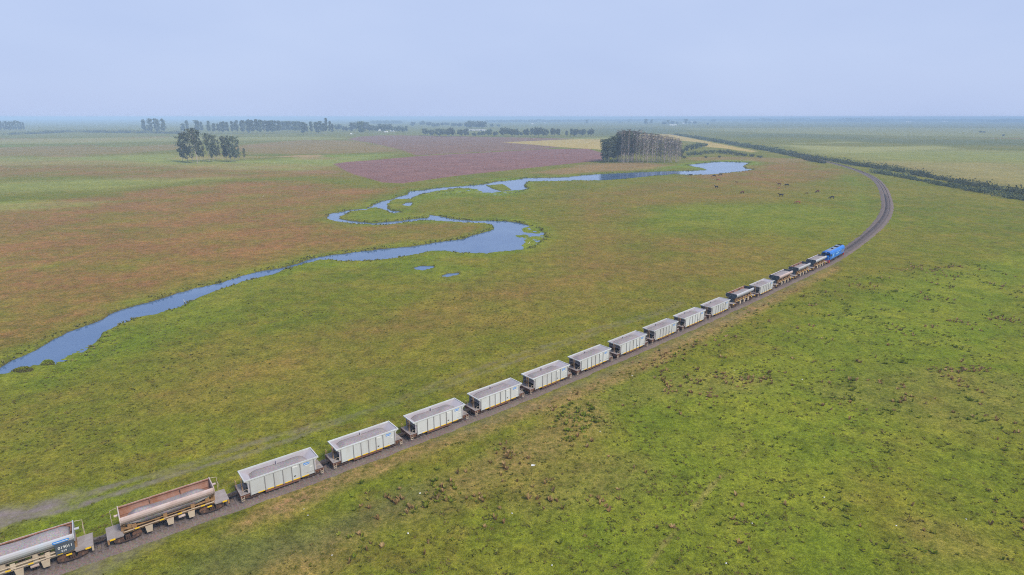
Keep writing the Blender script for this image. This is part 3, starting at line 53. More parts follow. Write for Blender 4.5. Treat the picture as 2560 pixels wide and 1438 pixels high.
TREES = {'clump': [(-349.2,648.6,25.9,10.2,'full'),(-337.6,637.0,30.7,10.0,'full'),(-329.7,631.4,33.6,9.1,'euca'),(-319.2,620.4,34.5,9.7,'lean'),(-331.3,648.6,32.0,8.5,'full'),(-327.1,648.6,21.4,4.7,'slim'),(-323.6,654.6,28.6,7.3,'lean'),(-314.1,642.8,28.1,7.6,'full'),(-322.1,666.9,25.8,6.1,'full'),(-324.6,679.6,21.1,4.0,'slim'),(-302.9,648.6,25.5,8.1,'full'),(-296.0,642.8,26.9,7.6,'full'),(-294.0,648.6,25.9,8.5,'full'),(-295.0,660.7,22.7,6.5,'full'),(-293.9,673.1,12.4,4.8,'slim')],'grove': [(95.8,639.0,22.7,8.7,'full'),(98.9,656.5,22.6,7.9,'full'),(96.9,631.4,23.2,8.4,'full'),(99.3,632.4,23.0,10.9,'full'),(104.0,651.9,23.5,7.9,'full'),(107.5,661.3,23.1,8.1,'full'),(105.5,636.5,26.6,11.2,'full'),(113.5,672.3,24.5,7.9,'full'),(111.6,654.3,27.1,9.1,'euca'),(114.7,659.4,27.8,10.8,'euca'),(112.4,639.4,28.4,8.9,'euca'),(116.8,651.3,27.8,8.7,'euca'),(114.2,634.0,29.7,11.0,'euca'),(116.4,633.3,30.6,11.3,'euca'),(123.7,662.6,28.3,10.7,'euca'),(124.0,653.1,30.9,10.4,'euca'),(123.0,643.7,29.3,9.2,'euca'),(129.9,664.6,29.9,11.3,'euca'),(126.7,642.8,29.4,11.5,'euca'),(112.9,657.7,29.3,4.3,'bare'),(114.6,664.5,30.8,5.4,'bare'),(116.3,670.8,31.1,5.0,'bare'),(111.6,641.5,30.4,6.1,'bare'),(112.8,636.7,29.1,4.2,'bare'),(112.1,628.1,31.6,3.9,'bare'),(119.2,663.5,32.0,5.3,'bare'),(116.1,645.3,30.7,4.1,'bare'),(115.8,634.2,31.3,3.9,'bare'),(114.9,630.0,31.9,6.0,'bare'),(119.5,644.7,31.1,5.5,'bare'),(119.0,637.2,29.9,4.8,'bare'),(123.4,658.5,30.6,5.7,'bare'),(117.5,620.6,33.2,4.0,'bare'),(119.6,630.4,33.0,4.3,'bare'),(127.7,666.7,31.0,4.9,'bare'),(126.3,655.3,29.5,6.3,'bare'),(127.4,656.8,31.3,6.0,'bare'),(129.9,665.9,30.4,5.8,'bare'),(125.4,636.2,31.1,3.9,'bare'),(127.9,647.3,30.9,5.9,'bare'),(129.0,648.7,30.8,5.3,'bare'),(130.5,647.0,30.6,5.1,'bare'),(128.4,632.7,31.0,5.4,'bare'),(136.7,672.6,29.2,6.5,'bare'),(131.8,642.7,31.9,3.9,'bare'),(130.3,632.6,29.7,4.1,'bare'),(132.0,632.8,32.9,4.2,'bare'),(135.6,645.8,28.6,5.0,'bare'),(135.8,645.1,27.0,4.3,'bare'),(134.7,632.8,30.1,4.5,'bare'),(142.4,669.5,28.4,4.4,'bare'),(133.6,623.3,30.1,4.7,'bare'),(145.5,672.1,25.8,4.6,'bare'),(145.7,668.7,29.0,6.2,'bare'),(144.7,660.9,28.2,5.5,'bare'),(138.1,625.5,27.3,5.7,'bare'),(142.1,639.9,26.0,4.7,'bare'),(143.8,641.4,28.0,4.7,'bare'),(142.1,634.2,28.8,3.9,'bare'),(145.4,642.7,29.2,4.2,'bare'),(143.3,626.9,28.0,6.0,'bare'),(146.3,641.0,25.9,3.8,'bare'),(153.5,669.2,25.4,4.6,'bare'),(146.7,632.7,25.5,6.1,'bare'),(150.3,647.0,27.8,4.8,'bare'),(154.4,657.1,27.2,4.7,'bare'),(150.9,639.8,25.7,5.7,'bare'),(152.3,642.6,28.0,4.7,'bare'),(154.7,645.8,25.6,5.3,'bare'),(159.0,662.1,26.3,4.7,'bare'),(156.4,645.8,23.7,4.2,'bare'),(157.0,644.9,25.6,6.0,'bare'),(157.6,647.1,26.4,4.7,'bare'),(158.2,642.2,24.2,3.8,'bare'),(166.9,673.5,23.4,4.5,'bare'),(157.4,632.6,25.9,3.8,'bare'),(157.2,631.1,26.7,5.8,'bare'),(167.2,667.4,26.1,4.1,'bare'),(169.5,673.9,22.4,4.0,'bare'),(162.4,637.1,25.6,5.2,'bare'),(172.5,677.9,23.9,5.5,'bare'),(164.6,640.9,23.4,6.3,'bare'),(163.1,631.4,23.3,5.4,'bare'),(171.7,662.0,24.3,4.7,'bare'),(164.9,631.7,23.9,4.2,'bare'),(177.1,677.0,22.2,4.6,'bare'),(180.3,683.8,20.4,6.2,'bare'),(174.8,660.6,22.5,4.1,'bare'),(175.5,658.1,22.6,5.8,'bare'),(171.3,641.7,21.3,4.5,'bare'),(170.7,635.2,24.1,5.1,'bare'),(174.5,647.0,23.8,4.2,'bare'),(186.7,686.0,19.3,5.2,'bare'),(177.5,651.4,22.3,4.8,'bare'),(185.5,674.6,19.6,5.2,'bare'),(189.6,686.1,8.8,4.5,'slim')],'row': [(-1090.5,1839.6,34.3,16.2,'full'),(-1072.7,1839.6,37.2,16.2,'full'),(-1051.3,1839.6,36.6,17.5,'full'),(-984.3,1751.4,36.5,13.1,'slim'),(-1000.3,1887.1,23.5,15.4,'slim'),(-1012.8,1937.1,31.3,13.1,'slim'),(-957.6,1887.1,31.7,16.6,'full'),(-944.2,1887.1,28.2,11.5,'slim'),(-855.3,1751.4,31.6,14.3,'slim'),(-841.7,1751.4,25.1,13.1,'slim'),(-829.3,1751.4,24.0,13.1,'slim'),(-817.9,1751.4,29.5,16.6,'full'),(-803.2,1751.4,28.4,11.9,'slim'),(-789.7,1751.4,30.5,13.1,'slim'),(-776.1,1751.4,32.7,13.1,'slim'),(-761.4,1751.4,32.7,15.4,'full'),(-727.1,1710.4,35.1,15.1,'full'),(-716.0,1710.4,34.1,13.9,'slim'),(-703.9,1710.4,35.1,13.9,'slim'),(-695.1,1710.4,34.1,15.1,'full'),(-689.0,1751.4,31.6,15.4,'full'),(-676.5,1751.4,32.7,15.4,'full'),(-667.5,1751.4,31.6,11.9,'slim'),(-658.4,1751.4,31.6,14.3,'slim'),(-756.3,2045.5,28.0,18.0,'full'),(-744.4,2045.5,29.3,18.0,'full'),(-731.2,2045.5,29.3,18.0,'full'),(-718.0,2045.5,28.0,18.0,'full'),(-703.5,2045.5,28.0,18.0,'full'),(-562.6,1671.2,29.2,15.9,'full'),(-554.0,1671.2,25.0,9.1,'slim'),(-553.6,1710.4,29.8,12.8,'slim'),(-538.1,1710.4,28.8,16.2,'full'),(-528.2,1710.4,30.9,13.9,'slim'),(-519.4,1710.4,25.6,13.9,'slim'),(-511.6,1710.4,38.3,8.1,'slim'),(-501.7,1710.4,30.9,9.3,'slim'),(-495.0,1710.4,24.5,10.4,'slim'),(-813.9,1887.1,29.4,14.1,'slim'),(-795.6,1887.1,31.7,14.1,'slim'),(-735.3,1839.6,30.9,13.7,'slim'),(-735.9,1887.1,29.4,12.8,'slim'),(-687.8,1839.6,29.8,13.7,'slim'),(-681.1,1887.1,28.2,14.1,'slim'),(-640.3,1839.6,28.6,15.0,'slim'),(-643.3,1887.1,27.0,12.8,'slim'),(-873.6,1887.1,25.9,14.1,'slim'),(-841.9,1887.1,28.2,12.8,'slim')],'farmyard': [(-590.6,2104.3,23.6,24.4,'round'),(-540.7,1989.8,14.9,10.3,'slim'),(-567.4,2166.5,12.2,12.6,'round'),(-516.1,2045.5,30.5,22.4,'round'),(-410.9,1686.6,30.1,18.5,'full'),(-466.2,1989.8,26.0,15.4,'euca'),(-457.2,1989.8,18.6,12.8,'euca'),(-440.5,1989.8,21.1,20.5,'round'),(-450.7,2104.3,21.0,14.9,'euca'),(-408.4,1989.8,24.8,16.7,'round'),(-394.3,1989.8,24.8,20.5,'round'),(-381.4,1989.8,11.2,11.6,'round'),(-362.1,1989.8,16.1,15.4,'full'),(-353.2,1989.8,13.6,10.3,'full'),(-330.1,1937.1,15.7,11.3,'full'),(-491.0,3074.7,22.9,23.8,'round'),(-462.8,3208.9,26.9,26.9,'round'),(-435.9,3208.9,19.9,16.5,'round'),(-405.9,3074.7,22.9,17.8,'round'),(-531.7,1989.8,17.4,11.6,'round'),(-500.2,1937.1,25.3,15.0,'full'),(-450.8,1887.1,27.0,14.6,'full'),(-432.5,1887.1,23.5,14.6,'round'),(-410.6,1887.1,21.2,14.6,'round'),(-393.5,1887.1,23.5,14.6,'round'),(-362.6,1937.1,16.9,13.8,'round'),(-331.4,1887.1,16.5,13.4,'round'),(-343.2,2731.6,20.4,19.4,'round'),(-336.3,2837.2,19.4,18.3,'round')],'midrow': [(-218.4,1563.7,18.6,18.2,'round'),(-198.0,1530.8,17.2,14.8,'round'),(-174.5,1499.3,19.7,26.2,'round'),(-180.3,1671.2,12.5,13.0,'round'),(-153.0,1469.1,19.3,11.4,'round'),(-145.5,1499.3,22.5,19.4,'round'),(-127.0,1499.3,17.8,14.5,'round'),(-114.4,1499.3,19.7,15.5,'round'),(-107.9,1530.8,8.6,4.9,'round'),(-92.1,1499.3,9.4,10.7,'round'),(-82.2,1530.8,11.5,8.9,'round'),(-71.3,1530.8,12.5,8.9,'round'),(-58.2,1499.3,18.7,16.5,'round'),(-38.8,1499.3,12.2,12.6,'round'),(-20.9,1469.1,22.0,16.2,'round'),(-9.9,1530.8,21.0,14.8,'round'),(-1.9,1469.1,19.3,14.3,'round'),(9.7,1499.3,18.7,14.5,'round'),(23.3,1499.3,11.3,7.8,'round'),(33.3,1469.1,20.2,12.4,'round'),(49.5,1499.3,21.5,8.7,'round'),(55.1,1469.1,19.3,8.6,'round'),(61.5,1440.0,24.3,18.6,'round'),(75.8,1412.1,21.2,16.4,'round'),(97.9,1469.1,21.1,13.3,'round'),(110.5,1499.3,19.7,10.7,'round'),(129.2,1469.1,15.6,5.7,'round'),(144.5,1499.3,20.6,9.7,'round'),(153.0,1469.1,19.3,15.2,'round'),(169.3,1530.8,16.3,9.9,'round'),(174.5,1499.3,18.7,9.7,'round'),(190.1,1499.3,18.7,14.5,'round')],'far': [(-359.5,3208.9,19.9,20.7,'round'),(-334.7,3208.9,19.9,24.8,'round'),(-273.7,2951.2,20.2,26.6,'round'),(-239.4,2837.2,21.1,25.6,'round'),(-186.8,2542.3,28.4,22.9,'round'),(-154.8,2377.5,35.4,33.7,'round'),(-139.4,2457.2,29.0,22.2,'round'),(-115.0,2377.5,34.0,39.9,'round'),(-89.8,2731.6,18.7,15.8,'round'),(-62.1,2837.2,15.9,16.4,'round'),(467.7,3887.3,26.5,17.5,'euca'),(801.8,4618.6,17.2,20.8,'round'),(928.1,4927.3,24.4,19.0,'euca'),(755.7,3515.8,32.7,22.6,'euca'),(826.8,3692.2,29.7,16.6,'euca'),(859.8,3515.8,24.0,20.4,'round'),(926.6,3692.2,27.5,19.0,'euca'),(1002.8,3887.3,24.1,25.0,'round'),(1032.8,3887.3,19.3,15.0,'round'),(1028.7,3692.2,32.0,23.8,'euca'),(1172.1,4103.9,20.3,18.5,'round'),(1140.4,3887.3,21.7,25.0,'round'),(1075.7,3417.8,16.1,11.0,'round'),(1707.2,5280.2,29.4,40.7,'round'),(2454.3,6430.9,29.8,57.8,'round'),(2516.3,6430.9,25.9,41.3,'round'),(1391.0,1839.6,5.7,9.5,'round'),(1400.5,1839.6,4.6,8.3,'round'),(1190.8,1499.3,5.6,5.8,'round'),(2502.5,6162.4,26.7,23.8,'round'),(2546.0,6162.4,22.9,23.8,'round'),(2621.3,6162.4,26.7,31.7,'round')],'leftcluster': [(-1734.0,2089.9,25.6,11.7,'full'),(-1727.4,2096.6,30.1,10.8,'full'),(-1683.3,2055.8,25.6,8.0,'full'),(-1704.1,2092.9,28.7,10.3,'full'),(-1665.4,2058.2,28.2,10.0,'full'),(-1680.1,2089.9,27.3,10.4,'full'),(-1637.8,2048.6,30.6,8.4,'full'),(-1655.8,2083.1,29.4,9.9,'full'),(-1656.3,2093.9,26.9,11.4,'full'),(-1654.6,2103.9,25.5,8.5,'full')]}
SHRUBS = [(220.0,792.5,7.1,7.2,'shrub'),(240.9,848.7,8.6,8.8,'shrub'),(253.4,869.2,9.9,10.2,'shrub'),(274.4,913.3,9.2,10.7,'shrub'),(288.7,937.1,8.3,9.7,'shrub'),(310.8,988.4,6.2,7.7,'shrub'),(214.3,743.2,5.7,7.8,'shrub'),(225.7,758.9,5.8,8.9,'shrub'),(232.6,758.9,4.8,7.9,'shrub'),(251.0,792.5,4.5,8.3,'shrub'),(258.2,792.5,5.5,9.3,'shrub'),(270.5,801.3,5.1,9.4,'shrub'),(271.8,783.8,6.0,10.2,'shrub'),(275.1,767.0,5.9,10.0,'shrub'),(277.3,751.0,4.8,8.8,'shrub'),(279.3,735.5,4.2,7.7,'shrub'),(285.1,728.0,3.7,7.6,'shrub'),(196.5,699.5,3.6,5.5,'shrub'),(223.7,706.5,2.7,4.6,'shrub'),(241.3,713.5,2.7,4.7,'shrub'),(243.5,913.3,9.2,8.3,'shrub'),(199.6,728.0,4.6,4.8,'shrub'),(286.0,706.5,3.2,6.5,'shrub')]
HEDGES = [([(345.3,751.0),(343.9,692.8),(342.5,654.6),(336.6,604.5),(336.7,570.5),(335.4,531.9),(327.3,477.8),(318.7,430.7),(315.0,396.4),(309.0,352.0)],7,5.0,'back'),([(305.8,524.0),(307.8,508.9),(307.1,491.1),(302.9,450.1),(295.7,398.7),(293.9,369.0),(292.4,343.3),(291.1,320.8)],7,3.6,'front'),([(351.1,810.4),(338.4,735.5),(325.6,673.1),(316.8,620.4)],9,4.0,'middle'),([(423.5,1598.0),(406.5,1359.3),(386.0,1127.1),(368.9,962.1),(359.1,848.7),(344.2,743.2)],14,5.0,'far'),([(-1332.5,1633.8),(-1317.5,1671.2),(-1323.6,1751.4),(-1352.4,1887.1),(-1297.5,1887.1),(-1211.6,1839.6),(-1101.0,1794.4),(-961.6,1751.4),(-906.1,1710.4)],22,10.0,'left')]
WOODS = [(-876.2,4346.1,26.9,204.0),(-115.4,5280.2,19.6,230.8),(190.1,5280.2,26.1,434.4),(598.7,5915.4,22.0,323.1),(1209.5,6723.8,20.8,691.1),(2217.4,7044.6,28.3,1176.6),(2890.5,6162.4,34.3,871.1),(3189.0,5687.4,38.7,347.2),(3840.8,6162.4,32.4,396.0),(4355.6,6162.4,30.5,633.5),(4301.9,5280.2,35.9,627.9),(-5651.9,7787.5,9.2,2100.7),(-3299.7,8220.9,7.6,2903.7)]
HOUSES = [(-438.2,2045.5,5.1,13.2,'white'),(-383.8,1887.1,3.5,12.2,'white'),(-384.0,1989.8,3.7,14.1,'white'),(-434.1,1671.2,2.3,4.3,'white'),(-119.5,2104.3,3.9,62.4,'shed'),(868.2,3355.4,5.2,43.2,'white'),(1129.8,4103.9,7.6,15.8,'white'),(1520.5,5280.2,7.2,27.2,'white'),(3066.6,5687.4,7.0,29.2,'white'),(3360.0,5280.2,7.2,40.7,'white'),(4109.1,5915.4,7.3,49.4,'white'),(4920.0,6723.8,14.6,86.4,'white'),(127.5,3887.3,4.8,12.5,'white'),(259.8,4927.3,4.9,19.0,'white')]
COWS = [(141.9,484.3,'black'),(158.9,477.8,'black'),(168.0,489.4,'black'),(152.2,447.3,'red'),(135.6,401.0,'black'),(160.9,433.4,'calf_brown'),(142.1,372.0,'brown'),(184.4,417.8,'brown'),(187.5,412.9,'black'),(175.1,396.4,'calf_red'),(159.7,357.5,'black'),(180.5,369.0,'calf_brown'),(191.0,377.0,'brown'),(184.7,347.4,'black'),(155.6,326.9,'red')]
EGRETS = [(-83.05,145.33),(6.4,218.6),(-146.1,353.8)]
TUSSOCKS = [(-89.26,106.9),(-91.3,103.51)]
SCRAP = (2.88,71.78)
STONES = [(22.48,107.88),(41.46,103.51),(-11.59,65.57),(-11.84,58.04),(-24.28,61.24),(-25.14,62.38),(-19.47,54.48),(0.0,61.62),(13.27,81.03),(52.35,99.61),(44.55,59.36),(4.23,52.98),(22.0,101.35),(22.74,53.27),(53.5,60.51),(28.01,59.79),(-28.32,63.15),(38.89,64.75),(-4.14,79.28),(27.9,50.98)]

# ------------------------------------------------------------------ helpers
def put(o, parent=None):
    COL.objects.link(o)
    if parent is not None: o.parent = parent
    return o
def tag(o, label=None, cat=None, group=None, kind=None):
    if label: o['label'] = label
    if cat: o['category'] = cat
    if group: o['group'] = group
    if kind: o['kind'] = kind
    return o
def thing(name, label, cat, loc=(0, 0, 0), rz=0, group=None):
    o = bpy.data.objects.new(name, None); put(o); o.location = loc; o.rotation_euler = (0, 0, rz)
    o.empty_display_size = .3
    return tag(o, label, cat, group)
def copy_tree(o, parent=None):
    c = o.copy(); put(c, parent)
    for ch in list(o.children): copy_tree(ch, c)
    return c
def np_mesh(name, v, f, mat=None, smooth=False, attrs=None):
    """v (N,3); f (M,k) all same k"""
    v = np.asarray(v, np.float32); f = np.asarray(f, np.int32)
    me = bpy.data.meshes.new(name); k = f.shape[1]
    me.vertices.add(len(v)); me.vertices.foreach_set('co', v.ravel())
    me.loops.add(f.size); me.loops.foreach_set('vertex_index', f.ravel())
    me.polygons.add(len(f)); me.polygons.foreach_set('loop_start', np.arange(0, f.size, k, dtype=np.int32))
    if smooth: me.polygons.foreach_set('use_smooth', np.ones(len(f), bool))
    me.update(calc_edges=True)
    for nm, a in (attrs or {}).items():
        if a.ndim == 1:
            at = me.attributes.new(nm, 'FLOAT', 'POINT'); at.data.foreach_set('value', a.astype(np.float32))
        else:
            at = me.attributes.new(nm, 'FLOAT_COLOR', 'POINT'); at.data.foreach_set('color', a.astype(np.float32).ravel())
    if mat: me.materials.append(mat)
    return me
def np_obj(name, v, f, mat=None, parent=None, smooth=False, attrs=None):
    return put(bpy.data.objects.new(name, np_mesh(name, v, f, mat, smooth, attrs)), parent)

class MB:
    """collects boxes, bars, tubes and prisms into one mesh"""
    def __init__(s): s.v = []; s.f = []
    def add(s, v, f):
        n = len(s.v); s.v += [tuple(q) for q in v]; s.f += [tuple(i + n for i in q) for q in f]; return s
    def box(s, x0, x1, y0, y1, z0, z1):
        v = [(x, y, z) for x in (x0, x1) for y in (y0, y1) for z in (z0, z1)]
        return s.add(v, [(0, 1, 3, 2), (4, 6, 7, 5), (0, 4, 5, 1), (2, 3, 7, 6), (0, 2, 6, 4), (1, 5, 7, 3)])
    def tube(s, pts, r, n=6, r2=None, cap=True):
        pts = [Vector(q) for q in pts]; m = len(pts); base = len(s.v); ref = None
        for i, q in enumerate(pts):
            t = (pts[min(i + 1, m - 1)] - pts[max(i - 1, 0)]).normalized()
            if ref is None: ref = Vector((0, 0, 1)) if abs(t.z) < .9 else Vector((1, 0, 0))
            a = t.cross(ref).normalized(); b = t.cross(a).normalized()
            rr = r if r2 is None else r + (r2 - r) * i / (m - 1)
            s.v += [tuple(q + a * rr * math.cos(2 * math.pi * k / n) + b * rr * math.sin(2 * math.pi * k / n)) for k in range(n)]
        for i in range(m - 1):
            for k in range(n):
                k2 = (k + 1) % n
                s.f.append((base + i * n + k, base + i * n + k2, base + i * n + n + k2, base + i * n + n + k))
        if cap:
            s.f.append(tuple(base + k for k in range(n - 1, -1, -1))); s.f.append(tuple(base + (m - 1) * n + k for k in range(n)))
        return s
    def prism(s, prof, x0, x1):
        """profile in (y,z), extruded along x"""
        n = len(prof); v = [(x0, y, z) for y, z in prof] + [(x1, y, z) for y, z in prof]
        f = [tuple(range(n - 1, -1, -1)), tuple(range(n, 2 * n))] + [(i, (i + 1) % n, n + (i + 1) % n, n + i) for i in range(n)]
        return s.add(v, f)
    def prism_y(s, prof, y0, y1):
        n = len(prof); v = [(x, y0, z) for x, z in prof] + [(x, y1, z) for x, z in prof]
        f = [tuple(range(n)), tuple(range(2 * n - 1, n - 1, -1))] + [(n + i, n + (i + 1) % n, (i + 1) % n, i) for i in range(n)]
        return s.add(v, f)
    def quad(s, a, b, c, d, th):
        """a slab of thickness th on the quad a b c d"""
        a, b, c, d = map(Vector, (a, b, c, d)); n = (b - a).cross(d - a).normalized() * th
        v = [a, b, c, d, a + n, b + n, c + n, d + n]
        return s.add(v, [(3, 2, 1, 0), (4, 5, 6, 7), (0, 1, 5, 4), (1, 2, 6, 5), (2, 3, 7, 6), (3, 0, 4, 7)])
    def build(s, name, mat, parent=None, smooth=False, bevel=0):
        me = bpy.data.meshes.new(name); me.from_pydata(s.v, [], s.f); me.materials.append(mat)
        bm = bmesh.new(); bm.from_mesh(me); bmesh.ops.recalc_face_normals(bm, faces=bm.faces)
        if bevel: bmesh.ops.bevel(bm, geom=list(bm.edges), offset=bevel, segments=1, affect='EDGES', clamp_overlap=True)
        bm.to_mesh(me); bm.free()
        if smooth: me.polygons.foreach_set('use_smooth', [True] * len(me.polygons))
        return put(bpy.data.objects.new(name, me), parent)

# value noise ---------------------------------------------------------
def _h(ix, iy, seed):
    n = (ix.astype(np.int64) * 374761393 + iy.astype(np.int64) * 668265263 + seed * 974711) & 0x7fffffff
    n = ((n ^ (n >> 13)) * 1274126177) & 0x7fffffff
    return ((n ^ (n >> 16)) & 0xffff) / 65535.
def vn(x, y, s, seed=0):
    x = np.asarray(x, float) / s + 1000; y = np.asarray(y, float) / s + 1000
    ix = np.floor(x); iy = np.floor(y); fx = x - ix; fy = y - iy
    fx = fx * fx * (3 - 2 * fx); fy = fy * fy * (3 - 2 * fy)
    a = _h(ix, iy, seed); b = _h(ix + 1, iy, seed); c = _h(ix, iy + 1, seed); d = _h(ix + 1, iy + 1, seed)
    return (a + (b - a) * fx) * (1 - fy) + (c + (d - c) * fx) * fy
def fbm(x, y, s, seed=0, o=3):
    t = 0; w = 0
    for k in range(o):
        t = t + vn(x, y, s / 2 ** k, seed + k * 7) / 2 ** k; w += 1 / 2 ** k
    return t / w
def sstep(a, b, x):
    t = np.clip((x - a) / (b - a), 0, 1); return t * t * (3 - 2 * t)
def seg_dist(X, Y, pts, closed=False):
    P_ = np.asarray(pts, float); Q_ = np.roll(P_, -1, 0) if closed else P_[1:]
    if not closed: P_ = P_[:-1]
    best = np.full(X.shape, 1e18)
    for (ax, ay), (bx, by) in zip(P_, Q_):
        dx, dy = bx - ax, by - ay; L = dx * dx + dy * dy + 1e-9
        t = np.clip(((X - ax) * dx + (Y - ay) * dy) / L, 0, 1)
        np.minimum(best, (X - ax - t * dx) ** 2 + (Y - ay - t * dy) ** 2, out=best)
    return np.sqrt(best)
def sdf(X, Y, poly, far=60.):
    """signed distance, positive inside; evaluated only near the polygon"""
    P_ = np.asarray(poly, float); out = np.full(X.shape, -far)
    lo = P_.min(0) - far; hi = P_.max(0) + far
    m = (X > lo[0]) & (X < hi[0]) & (Y > lo[1]) & (Y < hi[1])
    if not m.any(): return out
    x, y = X[m], Y[m]; d = seg_dist(x, y, P_, True); ins = np.zeros(x.shape, bool)
    Q_ = np.roll(P_, -1, 0)
    for (ax, ay), (bx, by) in zip(P_, Q_):
        c = ((ay > y) != (by > y))
        ins ^= c & (x < (bx - ax) * (y - ay) / (by - ay + 1e-12) + ax)
    out[m] = np.where(ins, d, -d); return out

# the track centre line ----------------------------------------------
TR = np.array(TRACK); TS = np.r_[0, np.cumsum(np.hypot(*np.diff(TR, axis=0).T))]
def tpos(s):
    s = np.asarray(s, float)
    return np.stack([np.interp(s, TS, TR[:, 0]), np.interp(s, TS, TR[:, 1])], -1)
def frame(s, half=4.):
    a, b = tpos(s - half), tpos(s + half); d = b - a
    return (a + b) / 2, math.atan2(d[1], d[0])
RAIL = 0.7

# ground description --------------------------------------------------
def water_sdf(X, Y):
    w = 0.5 * (vn(X, Y, 2.2, 3) - .5) * 2 + 1.2 * (vn(X, Y, 7, 4) - .5)
    d = sdf(X, Y, RIVER) + w * np.clip(np.hypot(X, Y) / 250, .35, 1.2)
    for q in PONDS: d = np.maximum(d, sdf(X, Y, q) + w * .6)
    for q in ISLANDS: d = np.minimum(d, -sdf(X, Y, q) + w * .5)
    return d
def masks(X, Y):
    ch = {k: np.zeros(X.shape) for k in ('brown', 'lush', 'red', 'sand', 'pale', 'dark', 'plough', 'yellow', 'gravel')}
    r = np.hypot(X, Y)
    for c, w, soft, poly in MASKS:
        d = sdf(X, Y, poly, 3.5 * soft + 5)
        if soft > 2.5 and c not in ('plough', 'yellow'):
            d = d + soft * 2.0 * (fbm(X, Y, soft * 3.2, 11, 4) - .5)
        else:
            d = d + soft * 1.2 * (fbm(X, Y, soft * 2.2, 12, 3) - .5)
        v = w * sstep(-soft, soft, d)
        ch[c] = np.maximum(ch[c], v)
    # wheel ruts of the service track
    for i, q in enumerate(RUTS):
        near = (X < 130) & (Y < 230)
        dd = np.full(X.shape, 99.)
        dd[near] = seg_dist(X[near], Y[near], q)
        fade = np.clip(1.05 - (X + 62) / 45, .26, 1) * (.2 + 1.2 * fbm(X, Y, 9, 21 + i, 2)) 
        ch['gravel'] = np.maximum(ch['gravel'], np.clip(fade, 0, .8) * sstep(.95, .25, dd + .5 * (vn(X, Y, 1.3, 31) - .5)))
    near = (Y < 110) & (X > 0)
    dd = np.full(X.shape, 99.); dd[near] = seg_dist(X[near], Y[near], COWPATH)
    ch['sand'] = np.maximum(ch['sand'], (.32) * sstep(.5, .12, dd + .5 * (vn(X, Y, 1.5, 41) - .5)) * sstep(.35, .6, vn(X, Y, 6, 43)))
    return ch
def ground_z(X, Y, wd=None, td=None):
    r = np.hypot(X, Y)
    if wd is None: wd = water_sdf(X, Y)
    if td is None: td = seg_dist(X, Y, TR)
    flat = sstep(2.5, 6.5, td)
    far = np.clip(1.3 - r / 900., 0.0, 1)
    h = far * flat * (.22 * (vn(X, Y, 1.15, 51) - .5) + .25 * (vn(X, Y, 2.7, 52) - .5) + .35 * (vn(X, Y, 17, 53) - .5))
    h = h + .22 * sstep(9.5, 3.2, td)
    bank = 0.12 * sstep(-5, -.6, wd) * (wd < 0)
    h = h + bank * vn(X, Y, 1.5, 55)
    t = sstep(-.25, .9, wd)
    return h * (1 - t) - 1.0 * t

# ------------------------------------------------------------------ materials
def mat(name, rough=.85, spec=.3, metal=0):
    m = bpy.data.materials.new(name); m.use_nodes = True; b = m.node_tree.nodes['Principled BSDF']
    b.inputs['Roughness'].default_value = rough; b.inputs['Specular IOR Level'].default_value = spec; b.inputs['Metallic'].default_value = metal
    return m, m.node_tree, b
def N(nt, t, **k):
    n = nt.nodes.new(t)
    for a, v in k.items(): setattr(n, a, v)
    return n
def noise(nt, vec, scale, detail=3, rough=.55):
    n = N(nt, 'ShaderNodeTexNoise'); n.inputs['Scale'].default_value = scale; n.inputs['Detail'].default_value = detail; n.inputs['Roughness'].default_value = rough
    nt.links.new(vec, n.inputs['Vector']); return n.outputs['Fac']
def ramp(nt, fac, stops):
    n = N(nt, 'ShaderNodeValToRGB'); e = n.color_ramp.elements
    while len(e) < len(stops): e.new(.5)
    for q, (p_, c) in zip(e, stops): q.position = p_; q.color = (*c, 1) if len(c) == 3 else c
    nt.links.new(fac, n.inputs['Fac']); return n.outputs['Color']
def mix(nt, fac, a, b, mode='MIX'):
    n = N(nt, 'ShaderNodeMix', data_type='RGBA', blend_type=mode)
    for s_, q in (('Factor', fac), ('A', a), ('B', b)):
        if isinstance(q, (int, float)): n.inputs[s_].default_value = q
        elif isinstance(q, tuple): n.inputs[s_].default_value = (*q, 1)
        else: nt.links.new(q, n.inputs[s_])
    return n.outputs['Result']
def maths(nt, op, a, b=0.5, clamp=False):
    n = N(nt, 'ShaderNodeMath', operation=op, use_clamp=clamp)
    for i, q in enumerate((a, b)):
        if isinstance(q, (int, float)): n.inputs[i].default_value = q
        else: nt.links.new(q, n.inputs[i])
    return n.outputs[0]
def wpos(nt): return N(nt, 'ShaderNodeNewGeometry').outputs['Position']
def opos(nt): return N(nt, 'ShaderNodeTexCoord').outputs['Object']
def bump(nt, b, h, strength=.3, dist=.05):
    n = N(nt, 'ShaderNodeBump'); n.inputs['Strength'].default_value = strength; n.inputs['Distance'].default_value = dist
    nt.links.new(h, n.inputs['Height']); nt.links.new(n.outputs['Normal'], b.inputs['Normal'])

